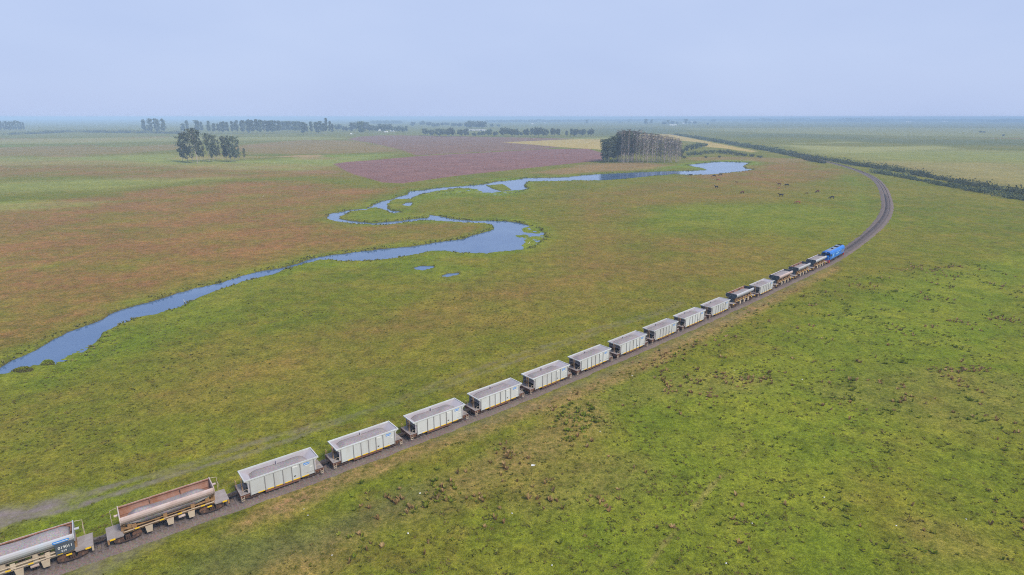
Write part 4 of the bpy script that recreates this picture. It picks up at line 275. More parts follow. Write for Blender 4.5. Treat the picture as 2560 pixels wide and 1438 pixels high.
def worn(name, col, dirt, amt=.5, rough=.7, scale=1.6, streak=True, spec=.3, metal=0, per_obj=.1):
    """painted or bare metal with dust, streaks and stains"""
    m, nt, b = mat(name, rough, spec, metal); o = opos(nt)
    mp = N(nt, 'ShaderNodeMapping'); mp.inputs['Scale'].default_value = (1, 1, .25) if streak else (1, 1, 1)
    oi = N(nt, 'ShaderNodeObjectInfo')
    ad = N(nt, 'ShaderNodeVectorMath', operation='ADD'); sc_ = N(nt, 'ShaderNodeVectorMath', operation='SCALE'); sc_.inputs['Scale'].default_value = 3.1
    nt.links.new(oi.outputs['Location'], sc_.inputs[0]); nt.links.new(o, ad.inputs[0]); nt.links.new(sc_.outputs[0], ad.inputs[1])
    nt.links.new(ad.outputs[0], mp.inputs['Vector'])
    n1 = noise(nt, mp.outputs['Vector'], scale, 5, .65); n2 = noise(nt, mp.outputs['Vector'], scale * 7, 3)
    f = maths(nt, 'MULTIPLY', ramp(nt, n1, [(.38, (0, 0, 0)), (.72, (1, 1, 1))]), amt)
    c = mix(nt, f, col, dirt)
    c = mix(nt, maths(nt, 'MULTIPLY', n2, .25), c, tuple(x * .6 for x in col))
    v = maths(nt, 'ADD', maths(nt, 'MULTIPLY', oi.outputs['Random'], per_obj * 2), 1 - per_obj)
    hs = N(nt, 'ShaderNodeHueSaturation'); nt.links.new(v, hs.inputs['Value']); nt.links.new(c, hs.inputs['Color'])
    nt.links.new(hs.outputs['Color'], b.inputs['Base Color'])
    return m
def plain(name, col, rough=.6, spec=.3):
    m, nt, b = mat(name, rough, spec); n = noise(nt, opos(nt), 4, 4)
    nt.links.new(mix(nt, n, tuple(x * .8 for x in col), tuple(min(1, x * 1.15) for x in col)), b.inputs['Base Color']); return m

M = {}
M['grey_paint'] = worn('grey_paint', (.50, .525, .52), (.33, .27, .22), .42, .6, .7)
M['grey_rib'] = worn('grey_rib', (.25, .25, .25), (.2, .15, .12), .4)
M['inner_grey'] = worn('inner_grey', (.40, .38, .41), (.30, .25, .25), .5, .7, .9, False)
M['rust'] = worn('rust', (.17, .075, .045), (.09, .05, .04), .6, .85, 2, False)
M['rust_dust'] = worn('rust_dust', (.48, .39, .365), (.32, .19, .14), .6, .8, 1.2, False)
M['rust_in'] = worn('rust_in', (.20, .085, .045), (.33, .22, .19), .6, .8, 1, True)
M['deck'] = worn('deck', (.30, .265, .25), (.16, .12, .11), .6, .8, 1.5, False)
M['dark_metal'] = worn('dark_metal', (.035, .028, .028), (.09, .055, .04), .6, .7, 2, False)
M['bogie'] = worn('bogie', (.055, .035, .03), (.14, .075, .045), .7, .8, 2.4, False)
M['wheel'] = worn('wheel', (.17, .09, .055), (.08, .05, .04), .5, .6, 3, False)
M['ochre'] = worn('ochre', (.30, .175, .075), (.17, .085, .045), .6, .8, 2, False)
M['cream'] = worn('cream', (.48, .40, .30), (.28, .16, .1), .45, .7, 2, False)
M['tan'] = worn('tan', (.50, .32, .17), (.3, .15, .08), .4, .7, 2, False)
M['yellow'] = plain('yellow', (.72, .46, .015), .5)
M['white'] = plain('white', (.62, .62, .60), .5)
M['blue_sign'] = plain('blue_sign', (.025, .22, .62), .4)
M['slate'] = worn('slate', (.055, .075, .10), (.12, .1, .1), .4, .6, 1.2)
M['dusty_slate'] = worn('dusty_slate', (.38, .41, .45), (.42, .33, .30), .55, .7, .8)
M['loco_blue'] = worn('loco_blue', (.012, .155, .56), (.02, .1, .32), .3, .35, 1, True, .5)
M['loco_pale'] = plain('loco_pale', (.25, .5, .8), .4)
M['loco_roof'] = worn('loco_roof', (.20, .25, .33), (.12, .11, .12), .5, .6, 1.5, False)
M['black'] = plain('black', (.018, .018, .02), .5)
M['glass'] = plain('glass', (.012, .016, .022), .08, .5)
M['red'] = plain('red', (.45, .02, .02), .5)
M['steel'] = plain('steel', (.10, .08, .075), .7, .2)

def gravel(name, a, b_, c, big=1.0):
    m, nt, b = mat(name, .95, .15); w = wpos(nt)
    n1 = noise(nt, w, 6 / big, 4, .7); n2 = noise(nt, w, .55 / big, 4, .6); v = N(nt, 'ShaderNodeTexVoronoi'); v.inputs['Scale'].default_value = 11 / big; nt.links.new(w, v.inputs['Vector'])
    col = mix(nt, ramp(nt, n2, [(.3, (0, 0, 0)), (.7, (1, 1, 1))]), a, b_)
    col = mix(nt, ramp(nt, n1, [(.45, (0, 0, 0)), (.75, (1, 1, 1))]), col, c)
    col = mix(nt, .35, col, mix(nt, 1.0, col, v.outputs['Color'], 'MULTIPLY'))
    nt.links.new(col, b.inputs['Base Color']); bump(nt, b, n1, .6, .06); return m
M['load'] = gravel('load', (.30, .262, .262), (.37, .325, .32), (.22, .19, .19))
M['ballast'] = gravel('ballast', (.165, .125, .108), (.215, .17, .145), (.10, .075, .064))
M['sleeper'] = plain('sleeper', (.13, .105, .10), .9)

def ground_material():
    m, nt, b = mat('meadow', 1.0, .05); w = wpos(nt); L = nt.links.new
    def attr(nm):
        a = N(nt, 'ShaderNodeAttribute', attribute_name=nm); s_ = N(nt, 'ShaderNodeSeparateColor'); L(a.outputs['Color'], s_.inputs[0]); return s_.outputs[0], s_.outputs[1], s_.outputs[2]
    brown, lush, red = attr('grass_mask'); sand, pale, dark = attr('tone_mask'); plough, yellow, grav = attr('field_mask')
    n_big = noise(nt, w, .012, 4, .55); n_mid = noise(nt, w, .07, 4, .6); n_sm = noise(nt, w, .38, 4, .65); n_fine = noise(nt, w, 1.7, 4, .7); n_blade = noise(nt, w, 6.5, 3, .7)
    k = lambda f_, lo, hi: ramp(nt, f_, [(lo, (0, 0, 0)), (hi, (1, 1, 1))])
    c = mix(nt, k(n_big, .35, .65), (.104, .128, .010), (.140, .140, .015))
    c = mix(nt, maths(nt, 'MULTIPLY', k(n_mid, .42, .68), .40), c, (.180, .128, .026))
    nh2 = noise(nt, w, .21, 5, .7)
    c = mix(nt, maths(nt, 'MULTIPLY', k(nh2, .50, .66), .40), c, (.150, .098, .030))
    c = mix(nt, maths(nt, 'MULTIPLY', k(n_sm, .48, .72), .45), c, (.068, .082, .008))
    c = mix(nt, lush, c, mix(nt, k(n_mid, .35, .65), (.104, .152, .011), (.140, .172, .016)))
    cb = mix(nt, k(n_sm, .35, .65), (.228, .108, .050), (.168, .098, .032))
    # the brown is speckled through the green rather than laid over it
    n_hum = noise(nt, w, .16, 5, .7)
    bm_ = maths(nt, 'ADD', maths(nt, 'MULTIPLY', k(n_sm, .34, .62), .35), maths(nt, 'MULTIPLY', k(n_fine, .38, .62), .40))
    bm_ = maths(nt, 'ADD', bm_, maths(nt, 'MULTIPLY', k(n_hum, .38, .60), .40)); n_swt = noise(nt, w, .03, 6, .7)
    bm_ = maths(nt, 'MULTIPLY', maths(nt, 'ADD', bm_, .15), maths(nt, 'ADD', maths(nt, 'MULTIPLY', k(n_swt, .36, .58), .95), .25))
    bf = maths(nt, 'MULTIPLY', brown, maths(nt, 'ADD', bm_, .08), True)
    c = mix(nt, bf, c, cb)
    rf = maths(nt, 'MULTIPLY', red, maths(nt, 'ADD', maths(nt, 'MULTIPLY', k(n_fine, .3, .65), .7), .3), True)
    c = mix(nt, rf, c, mix(nt, k(n_sm, .4, .6), (.27, .135, .095), (.235, .14, .075)))
    c = mix(nt, pale, c, (.25, .245, .085)); c = mix(nt, dark, c, (.07, .085, .03))
    c = mix(nt, sand, c, (.27, .19, .09))
    c = mix(nt, yellow, c, mix(nt, n_mid, (.37, .27, .09), (.30, .24, .085)))
    wv = N(nt, 'ShaderNodeTexWave', bands_direction='X'); wv.inputs['Scale'].default_value = .10; wv.inputs['Distortion'].default_value = 2.5; wv.inputs['Detail'].default_value = 2; wv.inputs['Detail Scale'].default_value = .3
    mp = N(nt, 'ShaderNodeMapping'); mp.inputs['Rotation'].default_value = (0, 0, R(68)); L(w, mp.inputs['Vector']); L(mp.outputs[0], wv.inputs['Vector'])
    pc = mix(nt, maths(nt, 'MULTIPLY', wv.outputs['Fac'], .5), (.150, .075, .076), (.195, .111, .108))
    pc = mix(nt, k(n_mid, .35, .7), pc, (.170, .092, .085)); pc = mix(nt, k(n_fine, .5, .8), pc, (.24, .135, .12))
    c = mix(nt, plough, c, pc)
    # tussock scale light and dark
    v1 = ramp(nt, n_fine, [(.30, (.58, .58, .54)), (.5, (1.04, 1.04, 1.0)), (.70, (1.45, 1.40, 1.28))])
    v2 = ramp(nt, n_blade, [(.28, (.50, .52, .46)), (.5, (1.03, 1.03, 1)), (.72, (1.65, 1.58, 1.45))])
    g1 = mix(nt, 1.0, mix(nt, 1.0, c, v1, 'MULTIPLY'), v2, 'MULTIPLY')
    n_mot = noise(nt, w, .30, 6, .75); n_pat = noise(nt, w, .035, 6, .68)
    g1 = mix(nt, 1.0, g1, ramp(nt, n_mot, [(.32, (.66, .66, .62)), (.5, (1, 1, 1)), (.68, (1.30, 1.26, 1.2))]), 'MULTIPLY')
    g1 = mix(nt, 1.0, g1, ramp(nt, n_pat, [(.34, (.88, .90, .86)), (.5, (1, 1, 1)), (.66, (1.15, 1.12, 1.10))]), 'MULTIPLY')
    gc = mix(nt, k(n_fine, .35, .7), (.175, .14, .13), (.235, .195, .18)); gc = mix(nt, k(n_blade, .45, .8), gc, (.13, .10, .095))
    gf = maths(nt, 'MULTIPLY', grav, maths(nt, 'ADD', maths(nt, 'MULTIPLY', k(n_sm, .30, .6), .9), .25), True)
    g1 = mix(nt, gf, g1, gc)
    # wet mud where the ground drops below the bank
    wa = N(nt, 'ShaderNodeAttribute', attribute_name='wet')
    g1 = mix(nt, wa.outputs['Fac'], g1, (.05, .04, .026))
    L(g1, b.inputs['Base Color'])
    bump(nt, b, maths(nt, 'ADD', n_fine, maths(nt, 'MULTIPLY', n_blade, .5)), .55, .25)
    return m

def leaf_material(name, cols, back=.0):
    m, nt, b = mat(name, .8, .15)
    a = N(nt, 'ShaderNodeAttribute', attribute_name='tint'); oi = N(nt, 'ShaderNodeObjectInfo')
    c = ramp(nt, a.outputs['Fac'], [(i / (len(cols) - 1), q) for i, q in enumerate(cols)])
    hs = N(nt, 'ShaderNodeHueSaturation')
    nt.links.new(maths(nt, 'ADD', maths(nt, 'MULTIPLY', oi.outputs['Random'], .5), .75), hs.inputs['Value'])
    nt.links.new(maths(nt, 'ADD', maths(nt, 'MULTIPLY', oi.outputs['Random'], .05), .475), hs.inputs['Hue'])
    nt.links.new(c, hs.inputs['Color']); nt.links.new(hs.outputs['Color'], b.inputs['Base Color'])
    b.inputs['Subsurface Weight'].default_value = 0
    tr_ = N(nt, 'ShaderNodeBsdfTranslucent'); nt.links.new(hs.outputs['Color'], tr_.inputs['Color']); mx = N(nt, 'ShaderNodeMixShader'); mx.inputs[0].default_value = .3
    nt.links.new(b.outputs[0], mx.inputs[1]); nt.links.new(tr_.outputs[0], mx.inputs[2]); nt.links.new(mx.outputs[0], nt.nodes['Material Output'].inputs['Surface']); return m
M['leaf'] = leaf_material('leaf', [(.065, .078, .045), (.115, .132, .072), (.18, .195, .115)])
M['leaf_dry'] = leaf_material('leaf_dry', [(.08, .075, .055), (.14, .12, .095), (.20, .17, .14)])
M['leaf_shrub'] = leaf_material('leaf_shrub', [(.06, .082, .04), (.11, .13, .065), (.165, .18, .09)])
M['weed_green'] = leaf_material('weed_green', [(.13, .165, .014), (.19, .22, .018), (.26, .26, .04)])
M['weed_red'] = leaf_material('weed_red', [(.17, .115, .04), (.30, .17, .075), (.38, .25, .12)])
M['tussock'] = leaf_material('tussock', [(.09, .11, .012), (.13, .15, .016), (.19, .16, .04)])
M['reed'] = leaf_material('reed', [(.075, .07, .02), (.13, .12, .03), (.19, .15, .06)])
M['bark'] = plain('bark', (.30, .25, .225), .9, .1)
M['bark_pale'] = plain('bark_pale', (.42, .34, .32), .9, .1)

# ------------------------------------------------------------------ ground: one sheet to the horizon, finer near the track and river
rad = [0.0]; r_ = 22.
while r_ < 1000: rad.append(r_); r_ *= 1.0052
while r_ < 11000: rad.append(r_); r_ *= 1.013
rad.append(11000.); rad = np.array(rad[1:])
ang = np.r_[np.arange(-52, 52.001, .155), np.arange(56, 308, 4)]
A_, B_ = np.meshgrid(np.radians(ang), rad)
GX = (B_ * np.sin(A_)).ravel(); GY = (B_ * np.cos(A_)).ravel()
nr, na = len(rad), len(ang)
WD = water_sdf(GX, GY); TD = seg_dist(GX, GY, TR)
GZ = ground_z(GX, GY, WD, TD)
ALG = np.zeros_like(GX)
for q in ALGAE:                                   # floating weed and mud just clear of the water
    d = sdf(GX, GY, q, 10); w_ = sstep(-1.2, 1.0, d + 1.2 + 2.6 * (fbm(GX, GY, 3.5, 61) - .5))
    top = -.42 + .16 * fbm(GX, GY, 2.4, 62)
    ALG = np.maximum(ALG, w_)
    GZ = np.where((WD > -.3) & (w_ > 0), np.maximum(GZ, GZ * (1 - w_) + top * w_), GZ)
mk = masks(GX, GY)
bankg = sstep(-10, -1.5, WD) * sstep(1.5, -.5, WD) * (.25 + .6 * fbm(GX, GY, 22, 57))
mk['lush'] = np.maximum(np.maximum(mk['lush'], bankg), ALG * .9)
one = np.ones_like(GX)
idx = np.arange(nr * na).reshape(nr, na); nx = np.roll(idx, -1, 1)
F = np.stack([idx[:-1], idx[1:], nx[1:], nx[:-1]], -1).reshape(-1, 4)[:, ::-1]
gv = np.stack([GX, GY, GZ], 1)
at = {'grass_mask': np.stack([mk['brown'], mk['lush'], mk['red'], one], 1), 'tone_mask': np.stack([mk['sand'], mk['pale'], mk['dark'], one], 1),
      'field_mask': np.stack([mk['plough'], mk['yellow'], mk['gravel'], one], 1)}
wet = np.r_[sstep(-.1, .3, WD) * (1 - ALG), 0.]
ci = len(gv)                                       # close the hole under the camera with a fan of slim quads
gv = np.vstack([gv, [[0, 0, 0]]])
at = {k_: np.vstack([a_, [[0, .3, 0, 1]] if k_ == 'grass_mask' else [[0, 0, 0, 1]]]) for k_, a_ in at.items()}
fan = [(ci, idx[0, i + 2 if i + 2 < na else (i + 2) % na], idx[0, (i + 1) % na], idx[0, i]) for i in range(0, na - 1, 2)]
if na % 2: pass
F = np.vstack([F, np.array(fan)])
ground = np_obj('ground', gv, F, ground_material(), None, True, {**at, 'wet': wet}); tag(ground, kind='structure')

# ------------------------------------------------------------------ river and ponds
def water_material():
    m, nt, b = mat('water', .08, .5); w = wpos(nt)
    n1 = noise(nt, w, .05, 4); n2 = noise(nt, w, 1.6, 3)
    c = mix(nt, ramp(nt, n1, [(.35, (0, 0, 0)), (.7, (1, 1, 1))]), (.052, .105, .215), (.085, .145, .255))
    nt.links.new(c, b.inputs['Base Color']); b.inputs['IOR'].default_value = 1.33
    bump(nt, b, n2, .12, .05); return m
WM = water_material()
def water_sheet(name, x0, x1, y0, y1, step, poly, z=-.37):
    xs = np.arange(x0, x1 + step, step); ys = np.arange(y0, y1 + step, step)
    X, Y = np.meshgrid(xs, ys); d = sdf(X.ravel(), Y.ravel(), poly, 40).reshape(X.shape)
    keep = d > -step * 1.6 - 2
    cell = keep[:-1, :-1] | keep[1:, :-1] | keep[:-1, 1:] | keep[1:, 1:]
    used = np.zeros(X.shape, bool); used[:-1, :-1] |= cell; used[1:, :-1] |= cell; used[:-1, 1:] |= cell; used[1:, 1:] |= cell
    num = np.cumsum(used.ravel()).reshape(X.shape) - 1
    v = np.stack([X[used], Y[used], np.full(used.sum(), z)], 1)
    a, b_, c, d_ = num[:-1, :-1][cell], num[:-1, 1:][cell], num[1:, 1:][cell], num[1:, :-1][cell]
    return np_obj(name, v, np.stack([a, b_, c, d_], 1), WM, None, True)
rp = np.array(RIVER)
tag(water_sheet('river', rp[:, 0].min() - 6, rp[:, 0].max() + 6, rp[:, 1].min() - 6, rp[:, 1].max() + 6, 4., RIVER), kind='structure')
for q in PONDS[:2]:
    pp = np.array(q); tag(water_sheet('pond', pp[:, 0].min() - 2, pp[:, 0].max() + 2, pp[:, 1].min() - 2, pp[:, 1].max() + 2, 1.5, q), kind='structure')
pp = np.array(PONDS[2]); tag(water_sheet('pond', pp[:, 0].min() - 2, pp[:, 0].max() + 2, pp[:, 1].min() - 2, pp[:, 1].max() + 2, 1.5, PONDS[2], -.40), kind='structure')

# ------------------------------------------------------------------ railway
SS = np.r_[np.arange(0, 430, .7), np.arange(430, TS[-1] - 15, 6.)]
def ribbon(name, prof, m, parent=None, jit=0, smooth=True):
    """cross-section prof [(offset to the left, z)] swept along the track"""
    a = tpos(SS - 1.5); b_ = tpos(SS + 1.5); d = b_ - a; d /= np.linalg.norm(d, axis=1)[:, None]; l = np.stack([-d[:, 1], d[:, 0]], 1); c = tpos(SS)
    k_ = len(prof); v = []
    for j, (o, z) in enumerate(prof):
        q = c + l * o; zz = np.full(len(SS), float(z))
        if jit:
            e = abs(o) / 4; far_w = 1 + .22 * sstep(300, 345, SS) * (abs(o) > 1.6)
            q = c + l * (o * far_w)[:, None] + l * (jit * e * (fbm(q[:, 0], q[:, 1], 3.0, 71 + j) - .5) * np.sign(o))[:, None]
            zz = zz + jit * .08 * (vn(q[:, 0], q[:, 1], .8, 77) - .5) * (abs(o) < 3.9)
        v.append(np.column_stack([q, zz]))
    v = np.stack(v, 1).reshape(-1, 3); n = len(SS); id_ = np.arange(n * k_).reshape(n, k_)
    f = np.stack([id_[:-1, :-1], id_[1:, :-1], id_[1:, 1:], id_[:-1, 1:]], -1).reshape(-1, 4)
    return np_obj(name, v, f, m, parent, smooth)
tag(ribbon('ballast_bed', [(3.5, -.15), (2.9, .14), (2.4, .27), (1.95, .42), (1.5, .50), (.8, .50), (0, .49), (-.8, .50), (-1.35, .49), (-1.6, .40), (-1.85, .29), (-2.1, .18), (-2.7, -.15)], M['ballast'], jit=1.5), kind='structure')
pos, _a = frame(SS[0] + 2); rt = thing('railway_track', 'pair of steel rails on sleepers curving away across the grassland', 'railway track', (0, 0, 0))
for sgn in (1, -1):
    o = .838 * sgn; ribbon('rail', [(o - .035, .52), (o - .035, .70), (o + .035, .70), (o + .035, .52)], M['steel'], rt, smooth=False)
v = []; f = []; sq = np.arange(2, 460, .62); cc = tpos(sq); dd = tpos(sq + .5) - tpos(sq - .5); dd /= np.linalg.norm(dd, axis=1)[:, None]; ll = np.stack([-dd[:, 1], dd[:, 0]], 1)
for sx, sy, z in [(-.12, -1.25, .56), (.12, -1.25, .56), (.12, 1.25, .56), (-.12, 1.25, .56), (-.12, -1.25, .45), (.12, -1.25, .45), (.12, 1.25, .45), (-.12, 1.25, .45)]:
    q = cc + dd * sx + ll * sy; v.append(np.column_stack([q, np.full(len(q), z)]))
v = np.stack(v, 1).reshape(-1, 3); b0 = np.arange(len(sq))[:, None] * 8
f = np.concatenate([b0 + np.array([k_]) for k_ in ((0, 1, 2, 3), (0, 4, 5, 1), (1, 5, 6, 2), (2, 6, 7, 3), (3, 7, 4, 0))])
tag(np_obj('sleeper', v, f, M['sleeper'], rt), kind='stuff')

# ------------------------------------------------------------------ rolling stock
def bogie(parent, x, wb, r=.44, name='bogie'):
    m = MB()
    for s_ in (1, -1):
        m.prism_y([(x - wb / 2 - .42, .40), (x - wb / 2 - .3, .62), (x - .4, .50), (x - .3, .28), (x + .3, .28), (x + .4, .50), (x + wb / 2 + .3, .62), (x + wb / 2 + .42, .40), (x + wb / 2 + .2, .32), (x + .5, .18), (x - .5, .18), (x - wb / 2 - .2, .32)][::-1], s_ * 1.13 - .06, s_ * 1.13 + .06)
        for k in (-.17, 0, .17): m.tube([(x + k, s_ * 1.13, .28), (x + k, s_ * 1.13, .62)], .07, 6)
    m.box(x - .22, x + .22, -1.05, 1.05, .42, .66)
    b = m.build(name, M['bogie'], parent)
    for dx in (-wb / 2, wb / 2):
        for s_ in (1, -1):
            w = MB(); y = s_ * .84
            w.tube([(x + dx, y - .06, r), (x + dx, y + .06, r)], r, 18); w.tube([(x + dx, y - s_ * .10, r), (x + dx, y - s_ * .06, r)], r + .03, 18)
            w.tube([(x + dx, y, r), (x + dx, y + s_ * .36, r)], .13, 8); w.tube([(x + dx, 0, r), (x + dx, y, r)], .08, 6)
            w.build('wheel', M['wheel'], b)
    return b
def coupler(parent, s_, x0, x1):
    m = MB(); m.box(min(s_ * x0, s_ * x1), max(s_ * x0, s_ * x1), -.10, .10, .66, .84); m.box(min(s_ * (x1 - .30), s_ * x1), max(s_ * (x1 - .30), s_ * x1), -.19, .16, .58, .90)
    m.tube([(s_ * x0, .38, .72), (s_ * (x0 + .25), .40, .45), (s_ * (x1 - .03), .38, .60)], .035, 5)
    m.tube([(s_ * x0, -.38, .72), (s_ * (x0 + .25), -.40, .35), (s_ * (x0 + .3), -.42, .12)], .03, 5)
    return m.build('coupler', M['dark_metal'], parent)
def lettering(txt, size, mt, parent, loc, rot):
    cu = bpy.data.curves.new('lettering', 'FONT'); cu.body = txt; cu.size = size; cu.extrude = .006; cu.align_x = 'CENTER'; cu.align_y = 'CENTER'; cu.offset = size * .012
    o = bpy.data.objects.new('lettering', cu); COL.objects.link(o)
    me = bpy.data.meshes.new_from_object(o.evaluated_get(bpy.context.evaluated_depsgraph_get())); bpy.data.objects.remove(o); bpy.data.curves.remove(cu)
    me.materials.clear(); me.materials.append(mt); me.name = 'lettering'
    q = put(bpy.data.objects.new('lettering', me), parent); q.location = loc; q.rotation_euler = rot; return q
def handrail(parent, pts, mt, r=.03): return MB().tube(pts, r, 5).build('handrail', mt, parent)
def swoosh_panel(parent, x0, x1, y, z0, z1, out):
    """blue operator's plate with the white arrow-ended lettering bar"""
    m = MB(); a, b_ = min(y, y + out * .02), max(y, y + out * .02)
    h = z1 - z0; m.prism_y([(x0, z0), (x1 - h * .5, z0), (x1, z0 + h * .5), (x1 - h * .15, z1), (x0, z1)], a, b_)
    p_ = m.build('logo_panel', M['blue_sign'], parent)
    w = MB(); a, b_ = min(y + out * .022, y + out * .028), max(y + out * .022, y + out * .028); L = x1 - x0; zc = (z0 + z1) / 2
    xx = x0 + .08 * L; k = 0
    rr = random.Random(5)
    while xx < x0 + .72 * L:
        ww = rr.uniform(.025, .05) * L; w.box(xx, xx + ww, a, b_, zc - h * .2, zc + h * (.12 if k % 3 else .28)); xx += ww + .018 * L; k += 1
    w.prism_y([(x0 + .76 * L, zc - h * .12), (x0 + .84 * L, zc - h * .12), (x0 + .84 * L, zc - h * .3), (x0 + .94 * L, zc), (x0 + .84 * L, zc + h * .3), (x0 + .84 * L, zc + h * .12), (x0 + .76 * L, zc + h * .12)], a, b_)
    w.build('lettering', M['white'], p_); return p_

def make_hopper():
    t = thing('hopper_wagon', 'light grey hopper wagon', 'hopper wagon', group='light grey hopper wagons of the ballast train')
    Y = 1.39
    u = MB(); u.box(-5.05, 5.05, -.22, .22, .50, .86)
    for s_ in (1, -1):
        u.box(-5.0, 5.0, s_ * 1.24 - .05, s_ * 1.24 + .05, .60, .85)
        u.box(min(s_ * 4.96, s_ * 5.14), max(s_ * 4.96, s_ * 5.14), -Y, Y, .45, .93)
        for x in (-4.1, 4.1): u.box(x - .08, x + .08, min(0, s_ * 1.2), max(0, s_ * 1.2), .62, .84)
    u.build('underframe', M['rust'], t)
    ch = MB(); ch.prism_y([(-2.3, .60), (2.15, .60), (2.05, .22), (-2.2, .22)], -1.32, 1.32); ch.box(-2.0, 1.9, -1.0, 1.0, .12, .22)
    ch.build('discharge_chute', M['rust'], t)
    for s_ in (1, -1):
        d = MB(); d.box(min(s_ * 2.9, s_ * 5.12), max(s_ * 2.9, s_ * 5.12), -Y, Y, .935, .975); d.build('deck', M['deck'], t)
    b = MB()
    prof = [(-4.0, .60), (4.0, .60), (4.0, 2.15), (4.5, 2.60), (-4.5, 2.60), (-4.0, 2.15)]
    b.prism_y(prof, -Y, -Y + .05); b.prism_y(prof, Y - .05, Y)
    b.box(-3.95, -2.35, -Y - .006, -Y, 1.60, 1.625); b.box(2.35, 3.95, -Y - .006, -Y, 1.60, 1.625)
    hb = b.build('hopper_body', M['grey_paint'], t)
    sl = MB()
    for s_ in (1, -1):
        q = [(s_ * 4.46, -Y + .055, 2.62), (s_ * 4.46, Y - .055, 2.62), (s_ * 2.2, Y - .055, .95), (s_ * 2.2, -Y + .055, .95)]
        if s_ < 0: q = q[::-1]
        sl.quad(*q, .05)
    sl.box(-4.2, 4.2, -Y + .055, -Y + .075, 1.0, 2.6); sl.box(-4.2, 4.2, Y - .075, Y - .055, 1.0, 2.6); sl.box(-2.3, 2.3, -Y + .08, Y - .08, .90, .95)
    sl.box(-.05, .05, Y - .35, Y - .08, 1.4, 2.58)
    sl.build('slope_sheet', M['inner_grey'], hb)
    rm = MB(); rm.box(-4.58, 4.58, -Y - .06, -Y + .07, 2.60, 2.76); rm.box(-4.58, 4.58, Y - .07, Y + .06, 2.60, 2.76)
    rm.box(-4.58, -4.46, -Y + .07, Y - .07, 2.60, 2.76); rm.box(4.46, 4.58, -Y + .07, Y - .07, 2.60, 2.76); rm.build('rim', M['grey_paint'], hb)
    for s_ in (1, -1):
        for x in (-3.95, -2.2, -1.1, 0, 1.1, 2.17, 3.95):
            p_ = MB(); a = s_ * Y; p_.box(x - .045, x + .045, min(a, a + s_ * .07), max(a, a + s_ * .07), .58, 2.598); p_.build('side_post', M['grey_rib'], hb)
        for x0, x1 in ((-3.1, -2.3), (-2.0, -1.25), (-.95, -.15), (.15, .95), (1.2, 2.05), (2.3, 3.2)):
            p_ = MB(); a = s_ * (Y + .003); p_.box(x0, x1, min(a, a + s_ * .02), max(a, a + s_ * .02), .565, .69); p_.build('yellow_strip', M['yellow'], t)
    swoosh_panel(t, 2.62, 3.42, -Y, 2.14, 2.44, -1)
    for q in ((2.82, 3.25, 1.98, 2.07), (3.35, 3.7, 1.62, 1.76), (1.2, 1.85, 2.3, 2.5)):
        w = MB(); w.box(q[0], q[1], -Y - .018, -Y - .003, q[2], q[3]); w.build('data_plate', M['white'], t)
    w = MB(); w.box(1.32, 1.56, -Y - .02, -Y - .003, 1.02, 1.16); w.build('marking_plate', M['black'], t)
    for s_, y in ((-1, -.25), (1, .25)):
        l = MB(); x = s_ * 4.66
        for dy in (-.2, .2): l.tube([(x, y + dy, 2.75), (x - s_ * .02, y + dy, .96)], .04, 5)
        for k in range(6): l.tube([(x, y - .2, 1.15 + k * .28), (x, y + .2, 1.15 + k * .28)], .025, 4)
        l.build('ladder', M['tan'], t)
        handrail(t, [(s_ * 5.05, .75, .95), (s_ * 5.05, .75, 1.75), (s_ * 5.05, 1.3, 1.75), (s_ * 5.05, 1.3, .95)], M['tan'])
        handrail(t, [(s_ * 4.95, -1.3, .95), (s_ * 4.7, -1.32, 1.5), (s_ * 4.25, -1.32, 1.5), (s_ * 4.2, -1.32, .95)], M['cream'])
        for sy in (1, -1):
            st = MB(); x0, x1 = s_ * 4.72, s_ * 5.06; a = sy * (Y + .01)
            for z in (.18, .45): st.box(min(x0, x1), max(x0, x1), min(a, a + sy * .05), max(a, a + sy * .05), z, z + .07)
            for xx in (x0, x1): st.box(xx - .025, xx + .025, min(a, a + sy * .05), max(a, a + sy * .05), .19, .80)
            st.build('step', M['cream'], t)
        bogie(t, s_ * 3.62, 1.65, .42); coupler(t, s_, 5.1, 5.77)
    c = MB(); c.tube([(-4.5, -.75, 1.22), (-3.9, -.75, 1.22)], .22, 10); c.box(-4.35, -4.05, -.95, -.55, .97, 1.1); c.build('brake_cylinder', M['black'], t)
    c = MB(); c.tube([(-3.95, .45, .95), (-3.95, .45, 1.75)], .05, 6); c.tube([(-3.98, .45, 1.7), (-3.92, .45, 1.7)], .28, 12); c.tube([(-4.15, .9, 1.2), (-3.6, .9, 1.2)], .16, 8); c.build('brake_gear', M['ochre'], t)
    return t

